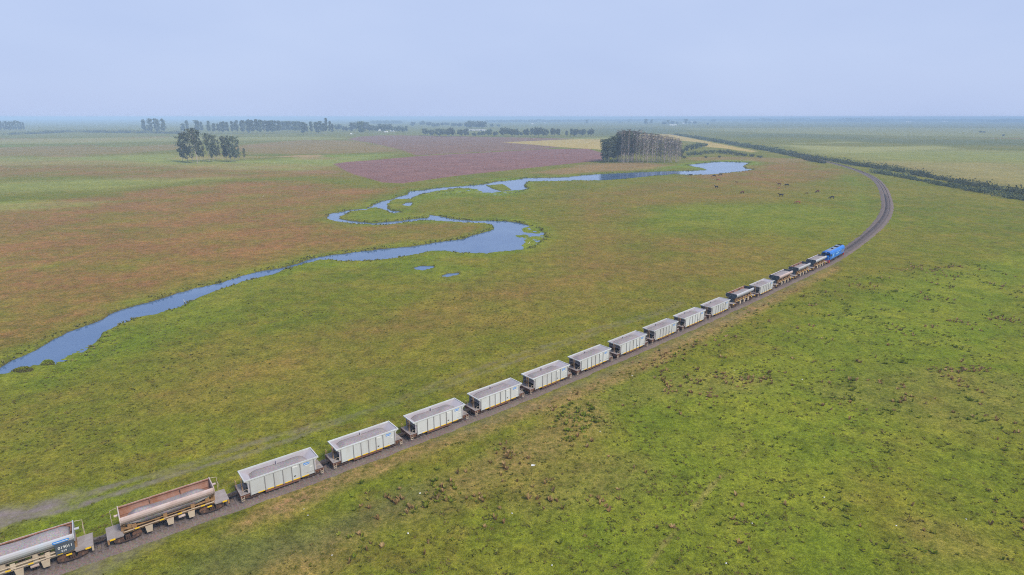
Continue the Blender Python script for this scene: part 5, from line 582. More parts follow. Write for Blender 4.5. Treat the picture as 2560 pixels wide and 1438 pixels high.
def make_dump(label, side, inner, plate, frame_m, logo=False):
    t = thing('dump_wagon', label, 'dump wagon', group='side dump wagons of the ballast train')
    u = MB(); u.box(-6.05, 6.05, -.25, .25, .50, 1.02)
    for s_ in (1, -1):
        u.box(min(s_ * 5.95, s_ * 6.12), max(s_ * 5.95, s_ * 6.12), -1.35, 1.35, .52, 1.03)
        for x in (-3.9, -1.3, 1.3, 3.9):
            u.prism_y([(x - .28, 1.05), (x + .28, 1.05), (x + .2, 2.05), (x - .2, 2.05)], min(s_ * .25, s_ * .95), max(s_ * .25, s_ * .95))
        u.box(-4.6, 4.6, s_ * .95 - .07, s_ * .95 + .07, 1.02, 1.26); u.box(-4.5, 4.5, s_ * .8 - .06, s_ * .8 + .06, 1.92, 2.10)
        u.box(-4.4, 4.4, s_ * .88 - .05, s_ * .88 + .05, 1.45, 1.62)
    u.build('underframe', frame_m, t)
    for s_ in (1, -1):
        d = MB(); d.box(min(s_ * 4.55, s_ * 6.12), max(s_ * 4.55, s_ * 6.12), -1.25, 1.25, 1.035, 1.085); d.box(min(s_ * 4.6, s_ * 6.1), max(s_ * 4.6, s_ * 6.1), -1.26, -1.20, .93, 1.03); d.box(min(s_ * 4.6, s_ * 6.1), max(s_ * 4.6, s_ * 6.1), 1.20, 1.26, .93, 1.03); d.build('deck', M['deck'], t)
        q = MB(); q.box(min(s_ * 4.3, s_ * 4.75), max(s_ * 4.3, s_ * 4.75), -.55, .55, 1.09, 2.1); q.build('tipping_post', M['slate'] if plate is M['slate'] else M['ochre'], t)
    # curved trough: outer and inner skins of each side
    b = MB(); out = [(1.22, 3.20), (1.36, 3.09), (1.42, 2.90), (1.38, 2.64), (1.22, 2.36), (.95, 2.16)]
    inn = [(.89, 2.24), (1.15, 2.42), (1.30, 2.67), (1.34, 2.90), (1.27, 3.05), (1.13, 3.15)]
    for s_ in (1, -1): b.prism([(s_ * y, z) for y, z in out + inn], -4.62, 4.62)
    tb = b.build('trough_side', side, t, bevel=0)
    fl = MB(); fl.box(-4.62, 4.62, -.88, .88, 2.15, 2.24)
    for s_ in (1, -1): fl.prism([(s_ * 1.20, 3.17), (s_ * 1.12, 3.13), (s_ * 1.265, 2.90), (s_ * 1.22, 2.66), (s_ * 1.05, 2.42), (s_ * .85, 2.26), (s_ * .83, 2.30), (s_ * 1.0, 2.46), (s_ * 1.16, 2.68), (s_ * 1.20, 2.89), (s_ * 1.07, 3.12), (s_ * 1.18, 3.19)], -4.60, 4.60)
    for x in (-1.6, 1.5): fl.box(x - .04, x + .04, .85, 1.12, 2.4, 3.08)
    fl.build('trough_lining', inner, t)
    for s_ in (1, -1):
        e = MB(); pr = [(1.3, 3.27), (1.46, 3.05), (1.48, 2.78), (1.28, 2.32), (.97, 2.08)]
        e.prism([(y, z) for y, z in pr] + [(-y, z) for y, z in pr[::-1]], min(s_ * 4.63, s_ * 4.73), max(s_ * 4.63, s_ * 4.73))
        e.tube([(s_ * 4.7, .25, 2.75), (s_ * 5.15, .25, 2.75)], .13, 8); e.build('end_plate', plate, t)
        rl = M['cream']
        handrail(t, [(s_ * 5.45, 1.25, 1.06), (s_ * 5.45, 1.25, 3.0), (s_ * 4.8, 1.25, 3.1)], rl)
        handrail(t, [(s_ * 5.45, 1.25, 2.5), (s_ * 5.45, .35, 2.5), (s_ * 5.45, .35, 1.06)], rl, .02)
    for s_ in (1, -1):
        p_ = MB(); a = s_ * 1.33; p_.tube([(-4.5, a, 1.42), (4.5, a, 1.42)], .05, 6); p_.build('air_pipe', M['cream'], t)
        p_ = MB(); p_.tube([(-4.45, s_ * 1.2, 1.66), (4.45, s_ * 1.2, 1.66)], .04, 6)
        for x in (-3.2, -.2, 2.6): p_.box(x - .5, x - .1, s_ * 1.14 - .07, s_ * 1.14 + .07, 1.15, 1.9)
        p_.build('linkage', frame_m, t)
        for x in (-3.3, -.9, .9, 3.3):
            p_ = MB(); p_.box(x - .22, x + .22, s_ * 1.39 - .012, s_ * 1.39 + .012, 1.36, 1.50); p_.build('yellow_strip', M['yellow'], t)
        for x in (-5.65, 5.65, 4.0):
            p_ = MB(); p_.box(x - .25, x + .25, s_ * 1.275 - .015, s_ * 1.275 + .015, .86, 1.04); p_.build('yellow_strip', M['yellow'], t)
        for x in (-2.2, -.1, 2.05):
            p_ = MB(); p_.prism_y([(x - .36, 1.15), (x + .36, 1.15), (x + .27, .42), (x - .27, .42)], s_ * 1.22 - .13, s_ * 1.22 + .13); p_.build('reservoir_box', M['cream'], t)
        p_ = MB(); p_.tube([(.75, s_ * .75, .75), (1.45, s_ * .75, .75)], .26, 10); p_.build('air_tank', M['rust_dust'], t)
        bogie(t, s_ * 4.25, 1.75, .45); coupler(t, s_, 6.1, 6.76)
    if logo:
        n = MB(); n.prism([(-.98, 2.14), (-1.40, 2.62), (-1.425, 2.62), (-1.47, 1.5), (-1.0, 1.5)], 3.0, 4.6); n.build('number_board', M['slate'], t)
        swoosh_panel(t, 2.9, 4.3, -1.43, 2.72, 3.0, -1)
        lettering('019011', .42, M['white'], t, (3.85, -1.468, 2.12), (R(90), 0, 0)); lettering('019', .3, M['white'], t, (3.7, -1.476, 1.72), (R(90), 0, 0))
    return t

def gravel_load(name, label, x0, x1, y, zb, amp, seed, thing_o, ends=1.2, base_half=None, bias=0.):
    """heaped stone as a closed mesh sized to the wagon"""
    nx_, ny_ = 41, 15; xs = np.linspace(x0, x1, nx_); ys = np.linspace(-y, y, ny_)
    X, Y = np.meshgrid(xs, ys, indexing='ij'); rs = np.random.default_rng(seed)
    L = x1 - x0; z = np.zeros_like(X)
    for c in np.linspace(x0 + .2 * L, x1 - .2 * L, 2) + rs.uniform(-.35, .35, 2):
        z += rs.uniform(.8, 1.1) * np.exp(-((X - c) / (L * .20)) ** 2 - ((Y - bias) / (y * .85)) ** 2)
    z = zb + amp * z + .12 * (fbm(X + seed * 13, Y, .7, seed) - .5)
    # the slopes of the heap run out before the end sheets
    e = np.minimum(X - x0, x1 - X); z -= np.clip(ends - e, 0, None) * .42
    top = np.stack([X, Y, z], -1).reshape(-1, 3); bot = np.stack([X * .55, Y * .98, np.full_like(X, zb - .75)], -1).reshape(-1, 3)
    i = np.arange(nx_ * ny_).reshape(nx_, ny_); n = nx_ * ny_
    q = lambda a: np.stack([a[:-1, :-1], a[1:, :-1], a[1:, 1:], a[:-1, 1:]], -1).reshape(-1, 4)
    f = [q(i), q(i + n)[:, ::-1]]
    for a in (i[0], i[-1][::-1], i[::-1, 0], i[:, -1]):
        f.append(np.stack([a[:-1], a[1:], a[1:] + n, a[:-1] + n], -1))
    o = np_obj(name, np.vstack([top, bot]), np.vstack(f), M['load'], None, True)
    o.location = thing_o.location; o.rotation_euler = thing_o.rotation_euler
    return tag(o, label, 'gravel', 'gravel loads in the wagons')

def make_loco():
    t = thing('diesel_locomotive', 'bright blue diesel locomotive leading the ballast train', 'locomotive')
    u = MB(); u.box(-8.4, 8.4, -1.3, 1.3, .85, 1.15); u.box(-2.2, 2.2, -1.15, 1.15, .35, .86); u.build('underframe', M['dark_metal'], t)
    b = MB(); pr = [(1.32, 1.16), (1.34, 2.9), (1.12, 3.45), (.7, 3.62)]
    b.prism(pr + [(-y, z) for y, z in pr[::-1]], -5.6, 8.2); body = b.build('hood', M['loco_blue'], t)
    c = MB(); pr2 = [(1.36, 1.16), (1.38, 2.95), (1.15, 3.5), (.7, 3.68)]
    c.prism(pr2 + [(-y, z) for y, z in pr2[::-1]], -7.4, -5.603); cab = c.build('cab', M['loco_blue'], t)
    n = MB(); n.prism_y([(-8.35, 1.16), (-7.403, 1.16), (-7.403, 2.5), (-8.2, 2.3)], -1.0, 1.0); n.build('nose', M['loco_blue'], t)
    for y0, y1 in ((-1.15, -.1), (.1, 1.15)):
        w = MB(); w.box(-7.43, -7.403, y0, y1, 2.6, 3.2); w.build('windscreen', M['glass'], cab)
    w = MB(); w.box(-7.2, -6.0, -1.41, -1.385, 2.25, 2.9); w.box(-7.2, -6.0, 1.385, 1.41, 2.25, 2.9); w.build('side_window', M['glass'], cab)
    l = MB(); l.tube([(-7.47, 0, 3.42), (-7.41, 0, 3.42)], .16, 10); l.build('headlight', M['white'], cab)
    ro = MB(); ro.box(-5.4, 8.0, -.62, .62, 3.625, 3.68); ro.build('roof_panel', M['loco_roof'], t)
    for x0, x1 in ((6.0, 8.0), (2.2, 4.0)):
        g = MB(); g.box(x0, x1, -.6, .6, 3.683, 3.76); 
        for k in range(6): g.box(x0 + .1 + k * (x1 - x0 - .2) / 6, x0 + .18 + k * (x1 - x0 - .2) / 6, -.55, .55, 3.763, 3.80)
        g.build('roof_grille', M['black'], t)
    g = MB(); g.box(-1.6, -1.0, -.3, .3, 3.683, 3.95); g.build('exhaust_stack', M['dark_metal'], t)
    for s_ in (1, -1):
        p_ = MB(); a = s_ * 1.345
        p_.prism_y([(-4.8, 1.5), (-4.0, 1.5), (-3.2, 2.8), (-4.0, 2.8)], min(a, a + s_ * .01), max(a, a + s_ * .01)); p_.box(-.8, 4.6, min(a, a + s_ * .01), max(a, a + s_ * .01), 2.62, 2.74); p_.box(-1.2, 1.8, min(a, a + s_ * .01), max(a, a + s_ * .01), 2.0, 2.3)
        p_.build('pale_stripe', M['loco_pale'], t)
        p_ = MB()
        for k in range(5): p_.box(4.9 + k * .55, 5.3 + k * .55, min(a, a + s_ * .02), max(a, a + s_ * .02), 1.6, 2.5)
        p_.build('louvre', M['loco_roof'], t)
        handrail(t, [(-8.3, s_ * 1.3, 1.16), (-8.3, s_ * 1.3, 2.1), (-7.6, s_ * 1.3, 2.1)], M['white'])
        e = MB(); x = s_ * 8.42; e.box(min(x, x + s_ * .14), max(x, x + s_ * .14), -1.3, 1.3, .35, 1.16); bp = e.build('buffer_beam', M['red'], t)
        for k in range(-2, 3):
            w = MB(); x2 = s_ * 8.563; y = k * .52; sg = 1
            w.quad((x2, y - .10, .37), (x2, y + .12, .37), (x2, y + .32, 1.14), (x2, y + .10, 1.14), .008 * s_); w.build('white_stripe', M['white'], bp)
        st = MB(); st.box(s_ * 7.9 - .3, s_ * 7.9 + .3, -1.42, -1.31, .3, 1.1); st.build('red_side_step', M['red'], t)
        m = MB()
        bogie(t, s_ * 5.6, 3.4, .5, 'bogie')
        bx = MB(); bx.box(s_ * 5.6 - .5, s_ * 5.6 + .5, -1.12, -.9, .3, .7); bx.box(s_ * 5.6 - .5, s_ * 5.6 + .5, .9, 1.12, .3, .7); bx.build('brake_rigging', M['rust'], t)
        coupler(t, s_, 8.45, 8.9)
    return t

def place(o, s, half):
    c, a = frame(s, half); o.location = (c[0], c[1], RAIL); o.rotation_euler = (0, 0, a); return o
HP, DP = 11.546, 13.45
ORD = 'first second third fourth fifth sixth seventh eighth ninth tenth eleventh twelfth thirteenth fourteenth fifteenth sixteenth seventeenth eighteenth nineteenth twentieth'.split()
def nth(n):
    if n < 20: return ORD[n]
    tens = 'twenty thirty forty fifty sixty seventy eighty ninety'.split()[(n + 1) // 10 - 2]; u_ = (n + 1) % 10
    return tens + '-' + ORD[u_ - 1] if u_ else tens[:-1] + 'ieth'
hop = make_hopper()
s_cur = S0 + 5.14
for k in range(10):
    o = hop if k == 0 else copy_tree(hop)
    o['label'] = ['light grey hopper wagon coupled to the rusty dump wagon at the near end'][0] if k == 0 else ('light grey hopper wagon, last before the first dark dump wagon' if k == 9 else f'light grey hopper wagon, {nth(k)} one ahead of the rusty brown dump wagon')
    place(o, S0 + 5.14 + k * HP, 3.6)
    gl = gravel_load('gravel_load', f'grey gravel heap inside the {nth(k)} grey hopper counted from the rusty dump wagon', -4.15, 4.15, 1.30, (2.08, 2.2, 2.12, 2.25, 2.1, 2.2, 2.26, 2.14, 2.24, 2.2)[k], (.34, .28, .4, .24, .38)[k % 5], 20 + k, o, 1.3)
s_far = S0 - .63 + 10 * HP
seq = [('d', 'dark slate dump wagon with rusty far side between two grey hopper wagons', M['dusty_slate'], M['rust_in'], 1), ('h', 'light grey hopper wagon alone between two dark dump wagons', None, None, 0),
       ('d', 'dark dump wagon heaped level with gravel just ahead of the lone grey hopper', M['rust_dust'], M['inner_grey'], 2), ('d', 'dark dump wagon half filled with rust-streaked inner wall, middle of three near the locomotive', M['dusty_slate'], M['rust_in'], 1),
       ('d', 'dark dump wagon full of gravel coupled directly behind the blue locomotive', M['dusty_slate'], M['inner_grey'], 2)]
where = ['the dump wagon between two grey hoppers', 'the lone grey hopper between dark dump wagons', 'the level-filled dump wagon ahead of the lone hopper', 'the middle dump wagon of three near the locomotive', 'the dump wagon right behind the blue locomotive']
for i, (k, lab, sm, im, full) in enumerate(seq):
    if k == 'h':
        o = copy_tree(hop); o['label'] = lab; place(o, s_far + HP / 2, 3.6); s_far += HP
        gravel_load('gravel_load', 'level grey gravel in ' + where[i], -4.15, 4.15, 1.30, 2.28, .24, 40, o)
    else:
        o = make_dump(lab, sm, im, M['slate'], M['ochre'], False); place(o, s_far + DP / 2, 4.2); s_far += DP
        gravel_load('gravel_load', ('flat brownish gravel in ' if full == 2 else 'low gravel heap in ') + where[i], -4.45, 4.45, 1.04, 2.93 if full == 2 else 2.68, .22, 44 + i, o, .5, bias=-.2)
lo = make_loco(); place(lo, s_far + 8.95, 5.6)
o = make_dump('rusty brown dump wagon with two low gravel heaps, second from the near end', M['rust_dust'], M['rust_in'], M['rust_dust'], M['ochre']); place(o, S0 - .63 - DP / 2, 4.2)
gravel_load('gravel_load', 'grey gravel in two low heaps inside the rusty dump wagon', -4.3, 4.3, 1.03, 2.40, .62, 61, o, 1.0, bias=-.35)
o = make_dump('pale dusty dump wagon with blue sign and white number cut by the left frame edge', M['dusty_slate'], M['rust_in'], M['dusty_slate'], M['cream'], True); place(o, S0 - .63 - DP * 1.5, 4.2)
gravel_load('gravel_load', 'tall smooth grey gravel heap in the near dump wagon at the frame edge', -4.45, 4.4, 1.06, 2.95, .55, 62, o, .6)

# ------------------------------------------------------------------ vegetation
def leaf_quads(C, size, rs, up=.35):
    """C (n,3) centres -> randomly turned quads of the given size"""
    n = len(C); a = rs.normal(size=(n, 3)); a /= np.linalg.norm(a, axis=1)[:, None]
    t = rs.normal(size=(n, 3)); t[:, 2] *= up; b = np.cross(a, t); b /= np.linalg.norm(b, axis=1)[:, None] + 1e-9
    s1 = (size * rs.uniform(.6, 1.35, n))[:, None]; s2 = s1 * rs.uniform(.5, .9, n)[:, None]
    v = np.stack([C - a * s1 - b * s2 * .5, C + b * s2 * .9 - a * s1 * .1, C + a * s1 + b * s2 * .5, C - b * s2 * .9 + a * s1 * .1], 1).reshape(-1, 3)
    f = np.arange(4 * n).reshape(n, 4); return v, f, np.repeat(rs.uniform(0, 1, n), 4)
def tree_proto(kind, seed):
    """unit tree: height 1, crown about 1 wide in x and y; returns trunk MB and crown arrays"""
    rs = np.random.default_rng(seed); tr = MB(); clumps = []
    lean = rs.uniform(-.10, .10) + (-.14 if kind == 'lean' else 0); n = 7
    th = {'euca': .92, 'lean': .93, 'slim': .92, 'full': .9, 'bare': .97, 'round': .62}[kind]
    ax = [Vector((lean * (i / n) ** 1.3 + rs.uniform(-.02, .02) * (i > 0), rs.uniform(-.03, .03) * (i > 0), th * i / n)) for i in range(n + 1)]
    r0 = {'euca': .026, 'lean': .032, 'slim': .03, 'full': .024, 'bare': .045, 'round': .028}[kind]
    tr.tube(ax, r0, 6, r0 * .3)
    lo_, nb = {'euca': (.22, 16), 'lean': (.34, 15), 'slim': (.20, 12), 'full': (.10, 22), 'bare': (.20, 20), 'round': (.22, 14)}[kind]
    for i in range(nb):
        h = lo_ + (th - lo_) * ((i + rs.uniform(0, 1)) / nb); k = h / th * n; j = min(int(k), n - 1); b0 = ax[j].lerp(ax[j + 1], k - j)
        t_ = (h - lo_) / (th - lo_)
        env = {'euca': .30 + .20 * math.sin(math.pi * min(1, t_ * 1.0)), 'lean': .3 + .15 * math.sin(math.pi * t_), 'slim': .36 * (1 - .5 * t_), 'full': (.30 + .12 * math.sin(math.pi * t_ * .9)) * rs.uniform(.6, 1.25), 'bare': .28 + .12 * t_, 'round': .20 + .30 * math.sin(math.pi * (.2 + .6 * t_))}[kind]
        az = i * 2.4 + rs.uniform(-.5, .5); rr = env * rs.uniform(.55, 1.0); up = rs.uniform(.04, .14)
        e = b0 + Vector((math.cos(az) * rr, math.sin(az) * rr, up))
        m_ = b0.lerp(e, .5) + Vector((0, 0, -.02)); tr.tube([b0, m_, e], r0 * .34, 4, r0 * .10, False)
        clumps.append((e, 1.0))
        if kind != 'bare' or i % 3 == 0: clumps.append((b0.lerp(e, .5) + Vector((rs.uniform(-.06, .06), rs.uniform(-.06, .06), .03)), .85))
    clumps.append((ax[-1] + Vector((0, 0, .03)), .8))
    per, sx, sz, q = {'euca': (20, .13, .045, .042), 'lean': (22, .105, .05, .045), 'slim': (24, .12, .05, .05), 'full': (30, .105, .036, .046), 'bare': (17, .16, .07, .026), 'round': (30, .105, .075, .05)}[kind]
    C = []
    for c, w in clumps:
        if rs.uniform() < .22: continue
        k = int(per * w * rs.uniform(.6, 1.3)); C.append(np.array(c) + rs.normal(size=(k, 3)) * np.array([sx, sx, sz]) * rs.uniform(.7, 1.15))
    C = np.vstack(C); C[:, 2] = np.clip(C[:, 2], .03, 1.0)
    return tr, C, rs, q
PROTO = {}
def protos(kind):
    if kind not in PROTO:
        PROTO[kind] = []
        for i in range(5 if kind in ('bare', 'euca', 'round', 'full') else 3):
            tr, C, rs, q = tree_proto(kind, hash_(kind) + i)
            PROTO[kind].append((tr, C, rs, q))
    return PROTO[kind]
def hash_(s_): return sum(ord(c) * (i + 3) for i, c in enumerate(s_))
MESHES = {}
def tree_meshes(kind, i, ratio, big=1.0):
    """meshes scaled so that leaves keep their shape for a crown width / height ratio"""
    key = (kind, i, ratio, big)
    if key not in MESHES:
        tr, C, rs, q = protos(kind)[i]
        S = np.array([ratio, ratio, 1.0])
        v, f, t_ = leaf_quads(C * S, q * big * max(.45, ratio ** .5), np.random.default_rng(i + 9))
        mk_ = {'bare': M['leaf_dry']}.get(kind, M['leaf'])
        crown = np_mesh('crown', v, f, mk_, False, {'tint': t_})
        me = bpy.data.meshes.new('trunk'); me.from_pydata([(x * ratio, y * ratio, z) for x, y, z in tr.v], [], tr.f); me.materials.append(M['bark_pale'] if kind in ('bare', 'lean', 'euca') else M['bark'])
        MESHES[key] = (crown, me)
    return MESHES[key]
def plant_tree(name, label, cat, group, x, y, h, w, kind, rnd, big=1.0):
    ratio = round(min(1.6, max(.12, w / h)) * 8) / 8 if w / h > .19 else round(max(.1, w / h) * 20) / 20
    pr = protos(kind); i = rnd.randrange(len(pr)); crown, trunk = tree_meshes(kind, i, ratio, big)
    t = thing(name, label, cat, (x, y, -.05), rnd.uniform(0, 6.28) if kind != 'lean' else 0, group); t.scale = (h, h, h)
    a = put(bpy.data.objects.new('trunk', trunk), t); b = put(bpy.data.objects.new('crown', crown), t)
    if kind == 'lean': t.rotation_euler = (0, 0, 0)
    return t
GROUPS = {'clump': ('eucalyptus clump standing alone on the left meadow', 'eucalyptus in the lone three-part clump on the left meadow', 'eucalyptus_tree'),
          'grove': ('eucalyptus grove beside the pond', 'tree of the dense grove beside the pond', 'eucalyptus_tree'),
          'row': ('long row of tall trees across the far left', 'slim hazy tree in the long row behind the left clump', 'tall_tree'),
          'farmyard': ('trees around the white farm buildings', 'hazy tree among the white farm buildings', 'farm_tree'),
          'midrow': ('row of round trees behind the ploughed field', 'round dark tree in the row behind the ploughed field', 'round_tree'),
          'far': ('scattered blue hazy trees near the horizon', 'small blue hazy tree scattered near the horizon', 'distant_tree'),
          'leftcluster': ('hazy tree cluster at the far left edge', 'hazy blue tree in the cluster at the left edge', 'tall_tree')}
KW = {'full': 'leafy', 'euca': 'high-crowned', 'bare': 'nearly bare pale-trunked', 'slim': 'slender', 'round': 'rounded', 'lean': 'leaning pale-trunked'}
for gname, lst in TREES.items():
    grp, lab, nm = GROUPS[gname]; rnd = random.Random(gname)
    for i, (x, y, h, w, kind) in enumerate(sorted(lst, key=lambda q: math.atan2(q[0], q[1]))):
        plant_tree(nm, f'{KW[kind]} {lab}, {nth(i)} from the left', 'tree', grp, x, y, h * (1.08 if gname in ('row', 'midrow', 'farmyard', 'leftcluster') else 1.0), w, kind, rnd, 1.0 if gname in ('clump', 'grove') else 1.7)
# shrubs
def bush_cloud(w, d, h, n, q, rs):
    k = max(3, int(n / 40)); cen = np.column_stack([rs.uniform(-.4, .4, k) * w, rs.uniform(-.4, .4, k) * d, rs.uniform(.25, .75, k) * h])
    C = cen[rs.integers(0, k, n)] + rs.normal(size=(n, 3)) * np.array([w, d, h * .9]) * .16
    C[:, 2] = np.abs(C[:, 2]); return leaf_quads(C, q, rs)
BUSH = []
for i in range(4):
    v, f, t_ = bush_cloud(1, 1, 1, 340, .075, np.random.default_rng(300 + i)); BUSH.append(np_mesh('foliage', v, f, M['leaf_shrub'], False, {'tint': t_}))
BSTEM = []
for i in range(2):
    m = MB(); rs = np.random.default_rng(i)
    for k in range(5): m.tube([(rs.uniform(-.05, .05), rs.uniform(-.05, .05), 0), (rs.uniform(-.3, .3), rs.uniform(-.3, .3), .7)], .02, 4, .008)
    me = bpy.data.meshes.new('stem'); me.from_pydata(m.v, [], m.f); me.materials.append(M['bark']); BSTEM.append(me)
rnd = random.Random(8)
for i, (x, y, h, w, k_) in enumerate(sorted(SHRUBS, key=lambda q: math.atan2(q[0], q[1]))):
    t = thing('shrub', f'grey-green shrub right of the grove by the straw strip, {nth(i)} from the left', 'shrub', (x, y, -.05), rnd.uniform(0, 6), 'shrubs between the grove and the railway')
    t.scale = (w, w * .8, h); put(bpy.data.objects.new('stem', BSTEM[i % 2]), t); put(bpy.data.objects.new('foliage', BUSH[i % 4]), t)
HLAB = {'back': 'long dark hedge along the far side of the railway at right', 'front': 'shorter hedge on the near side of the drain running to the right edge', 'middle': 'low scrub hedge between the pond and the railway curve', 'far': 'distant hedge line beside the yellow straw strip', 'left': 'low bluish thicket line at the far left below the horizon'}
for j, (pts, wid, hh, nm) in enumerate(HEDGES):
    rs = np.random.default_rng(500 + j); P_ = np.array(pts); s_ = np.r_[0, np.cumsum(np.hypot(*np.diff(P_, axis=0).T))]; L = s_[-1]
    q = .55 if nm in ('back', 'front', 'middle') else 1.2
    nc = int(min(1500, L / (wid * .12))); c0 = rs.uniform(0, L, nc)
    keep = vn(c0, c0 * 0, 14, 90 + j) > .12; c0 = c0[keep]
    off = rs.normal(size=len(c0)) * wid * .33; hs = hh * (.35 + .75 * vn(c0, c0 * 0, 9, 91 + j)) * rs.uniform(.6, 1.1, len(c0))
    cx_ = np.interp(c0, s_, P_[:, 0]) + rs.normal(size=len(c0)) * wid * .2; cyy = np.interp(c0, s_, P_[:, 1]) + off
    V = []; per = 26
    for a, b_, h_ in zip(cx_, cyy, hs):
        C = rs.normal(size=(per, 3)) * np.array([h_ * .55, h_ * .45, h_ * .30]) + np.array([a, b_, h_ * .45]); C[:, 2] = np.clip(C[:, 2], .05, None); V.append(C)
    v, f, t_ = leaf_quads(np.vstack(V), q, rs)
    tag(np_obj('hedgerow', v, f, M['leaf_shrub'], None, False, {'tint': t_}), HLAB[nm], 'hedge')
# far-off woods on the horizon, each reading as one mass
for j, (x, y, h, w) in enumerate(WOODS):
    rs = np.random.default_rng(700 + j); n = int(min(2600, max(500, w * 1.3)))
    u_ = rs.uniform(-.5, .5, n) * w; prof = h * (.45 + .55 * fbm(u_, u_ * 0, max(60., w / 14), 95 + j))
    C = np.column_stack([x + u_, y + rs.uniform(-90, 90, n), prof * rs.uniform(0, 1, n) ** .7])
    v, f, t_ = leaf_quads(C, 6.5 if y > 4000 else 4.5, rs, .2)
    tag(np_obj('distant_woodland', v, f, M['leaf'], None, False, {'tint': t_}), kind='stuff')

# grass tussocks and weeds ------------------------------------------------
def tufts(name, XY, H_, W_, mt, rs, blades=8):
    n = len(XY); Z = ground_z(XY[:, 0], XY[:, 1]); a = rs.uniform(0, 6.28, (n, blades)); r0 = rs.uniform(0, .30, (n, blades)) * W_[:, None]; r1 = r0 + rs.uniform(.25, .75, (n, blades)) * W_[:, None]
    hh = H_[:, None] * rs.uniform(.55, 1.1, (n, blades)); ww = .20 * W_[:, None] + .03
    bx = XY[:, 0, None] + np.cos(a) * r0; by = XY[:, 1, None] + np.sin(a) * r0
    tx = XY[:, 0, None] + np.cos(a) * r1; ty = XY[:, 1, None] + np.sin(a) * r1; px_, py_ = -np.sin(a) * ww, np.cos(a) * ww
    z0 = np.broadcast_to(Z[:, None] - .04, a.shape); z1 = Z[:, None] + hh
    v = np.stack([np.stack([bx - px_, by - py_, z0], -1), np.stack([bx + px_, by + py_, z0], -1), np.stack([tx + px_ * .5, ty + py_ * .5, z1], -1), np.stack([tx - px_ * .5, ty - py_ * .5, z1 * 1.0 - .1 * hh], -1)], 2).reshape(-1, 3)
    f = np.arange(len(v)).reshape(-1, 4); t_ = np.repeat(np.clip(rs.uniform(0, 1, n)[:, None] + rs.uniform(-.25, .25, (n, blades)), 0, 1).ravel(), 4)
    o = np_obj(name, v, f, mt, None, False, {'tint': t_}); return tag(o, kind='stuff')
rs = np.random.default_rng(77)
def sample(n, x0, x1, y0, y1): return np.column_stack([rs.uniform(x0, x1, n), rs.uniform(y0, y1, n)])
XY = sample(150000, -20, 150, 42, 190)
den = np.zeros(len(XY)); rw = np.full(len(XY), .5)
for d_, r__, poly in WEEDZONES:
    s_ = sdf(XY[:, 0], XY[:, 1], poly, 20); w_ = d_ * sstep(-2.5, 2.5, s_ + 5 * (fbm(XY[:, 0], XY[:, 1], 7, 81) - .5))
    rw = np.where(w_ > den, r__, rw); den = np.maximum(den, w_)
cl = fbm(XY[:, 0], XY[:, 1], 4.0, 82); den = den * np.clip((cl - .50) * 5, 0.02, 1.1)
td = seg_dist(XY[:, 0], XY[:, 1], TR)
ok = (rs.uniform(0, 1, len(XY)) < den * .30) & (td > 2.9); XY = XY[ok]; rw = rw[ok]
isr = (vn(XY[:, 0], XY[:, 1], 5.5, 83) * .7 + rs.uniform(0, 1, len(XY)) * .3) < (rw * .9 + .04)
for nm, q, mt, hb in (('reddish_weeds', XY[isr], M['weed_red'], .62), ('green_weeds', XY[~isr], M['weed_green'], .5)):
    n = len(q); tufts(nm, q, hb * rs.uniform(.3, 1.05, n), rs.uniform(.22, .55, n), mt, rs, 9)
# short tussocks over the open meadow in front of and behind the railway
XY = sample(50000, -120, 120, 42, 190); wd_ = water_sdf(XY[:, 0], XY[:, 1]); td = seg_dist(XY[:, 0], XY[:, 1], TR)
gmk = masks(XY[:, 0], XY[:, 1])['gravel']
ok = (wd_ < -.8) & (td > 4.2) & (gmk < .3) & (vn(XY[:, 0], XY[:, 1], 6, 84) * .6 + vn(XY[:, 0], XY[:, 1], 23, 85) * .6 > rs.uniform(.35, 1.0, len(XY))) & (np.abs(XY[:, 0]) < XY[:, 1] * 1.02) & (rs.uniform(60, 175, len(XY)) > np.hypot(XY[:, 0], XY[:, 1]))
XY = XY[ok]; n = len(XY); tufts('grass_tussocks', XY, rs.uniform(.05, .16, n), rs.uniform(.2, .5, n), M['tussock'], rs, 7)
# taller brown sedge along the lip of the banks
P_ = np.array(RIVER); Q_ = np.roll(P_, -1, 0); segl = np.hypot(*(Q_ - P_).T); pick = rs.choice(len(P_), 6500, p=segl / segl.sum()); t_ = rs.uniform(0, 1, (6500, 1))
XY = P_[pick] * (1 - t_) + Q_[pick] * t_ + rs.normal(size=(6500, 2)) * 1.0
wd_ = water_sdf(XY[:, 0], XY[:, 1]); ok = (wd_ < .15) & (wd_ > -2.6) & (vn(XY[:, 0], XY[:, 1], 8, 86) > .35); XY = XY[ok]; n = len(XY)
tufts('bank_sedge', XY, rs.uniform(.15, .5, n), rs.uniform(.25, .55, n), M['reed'], rs, 7)
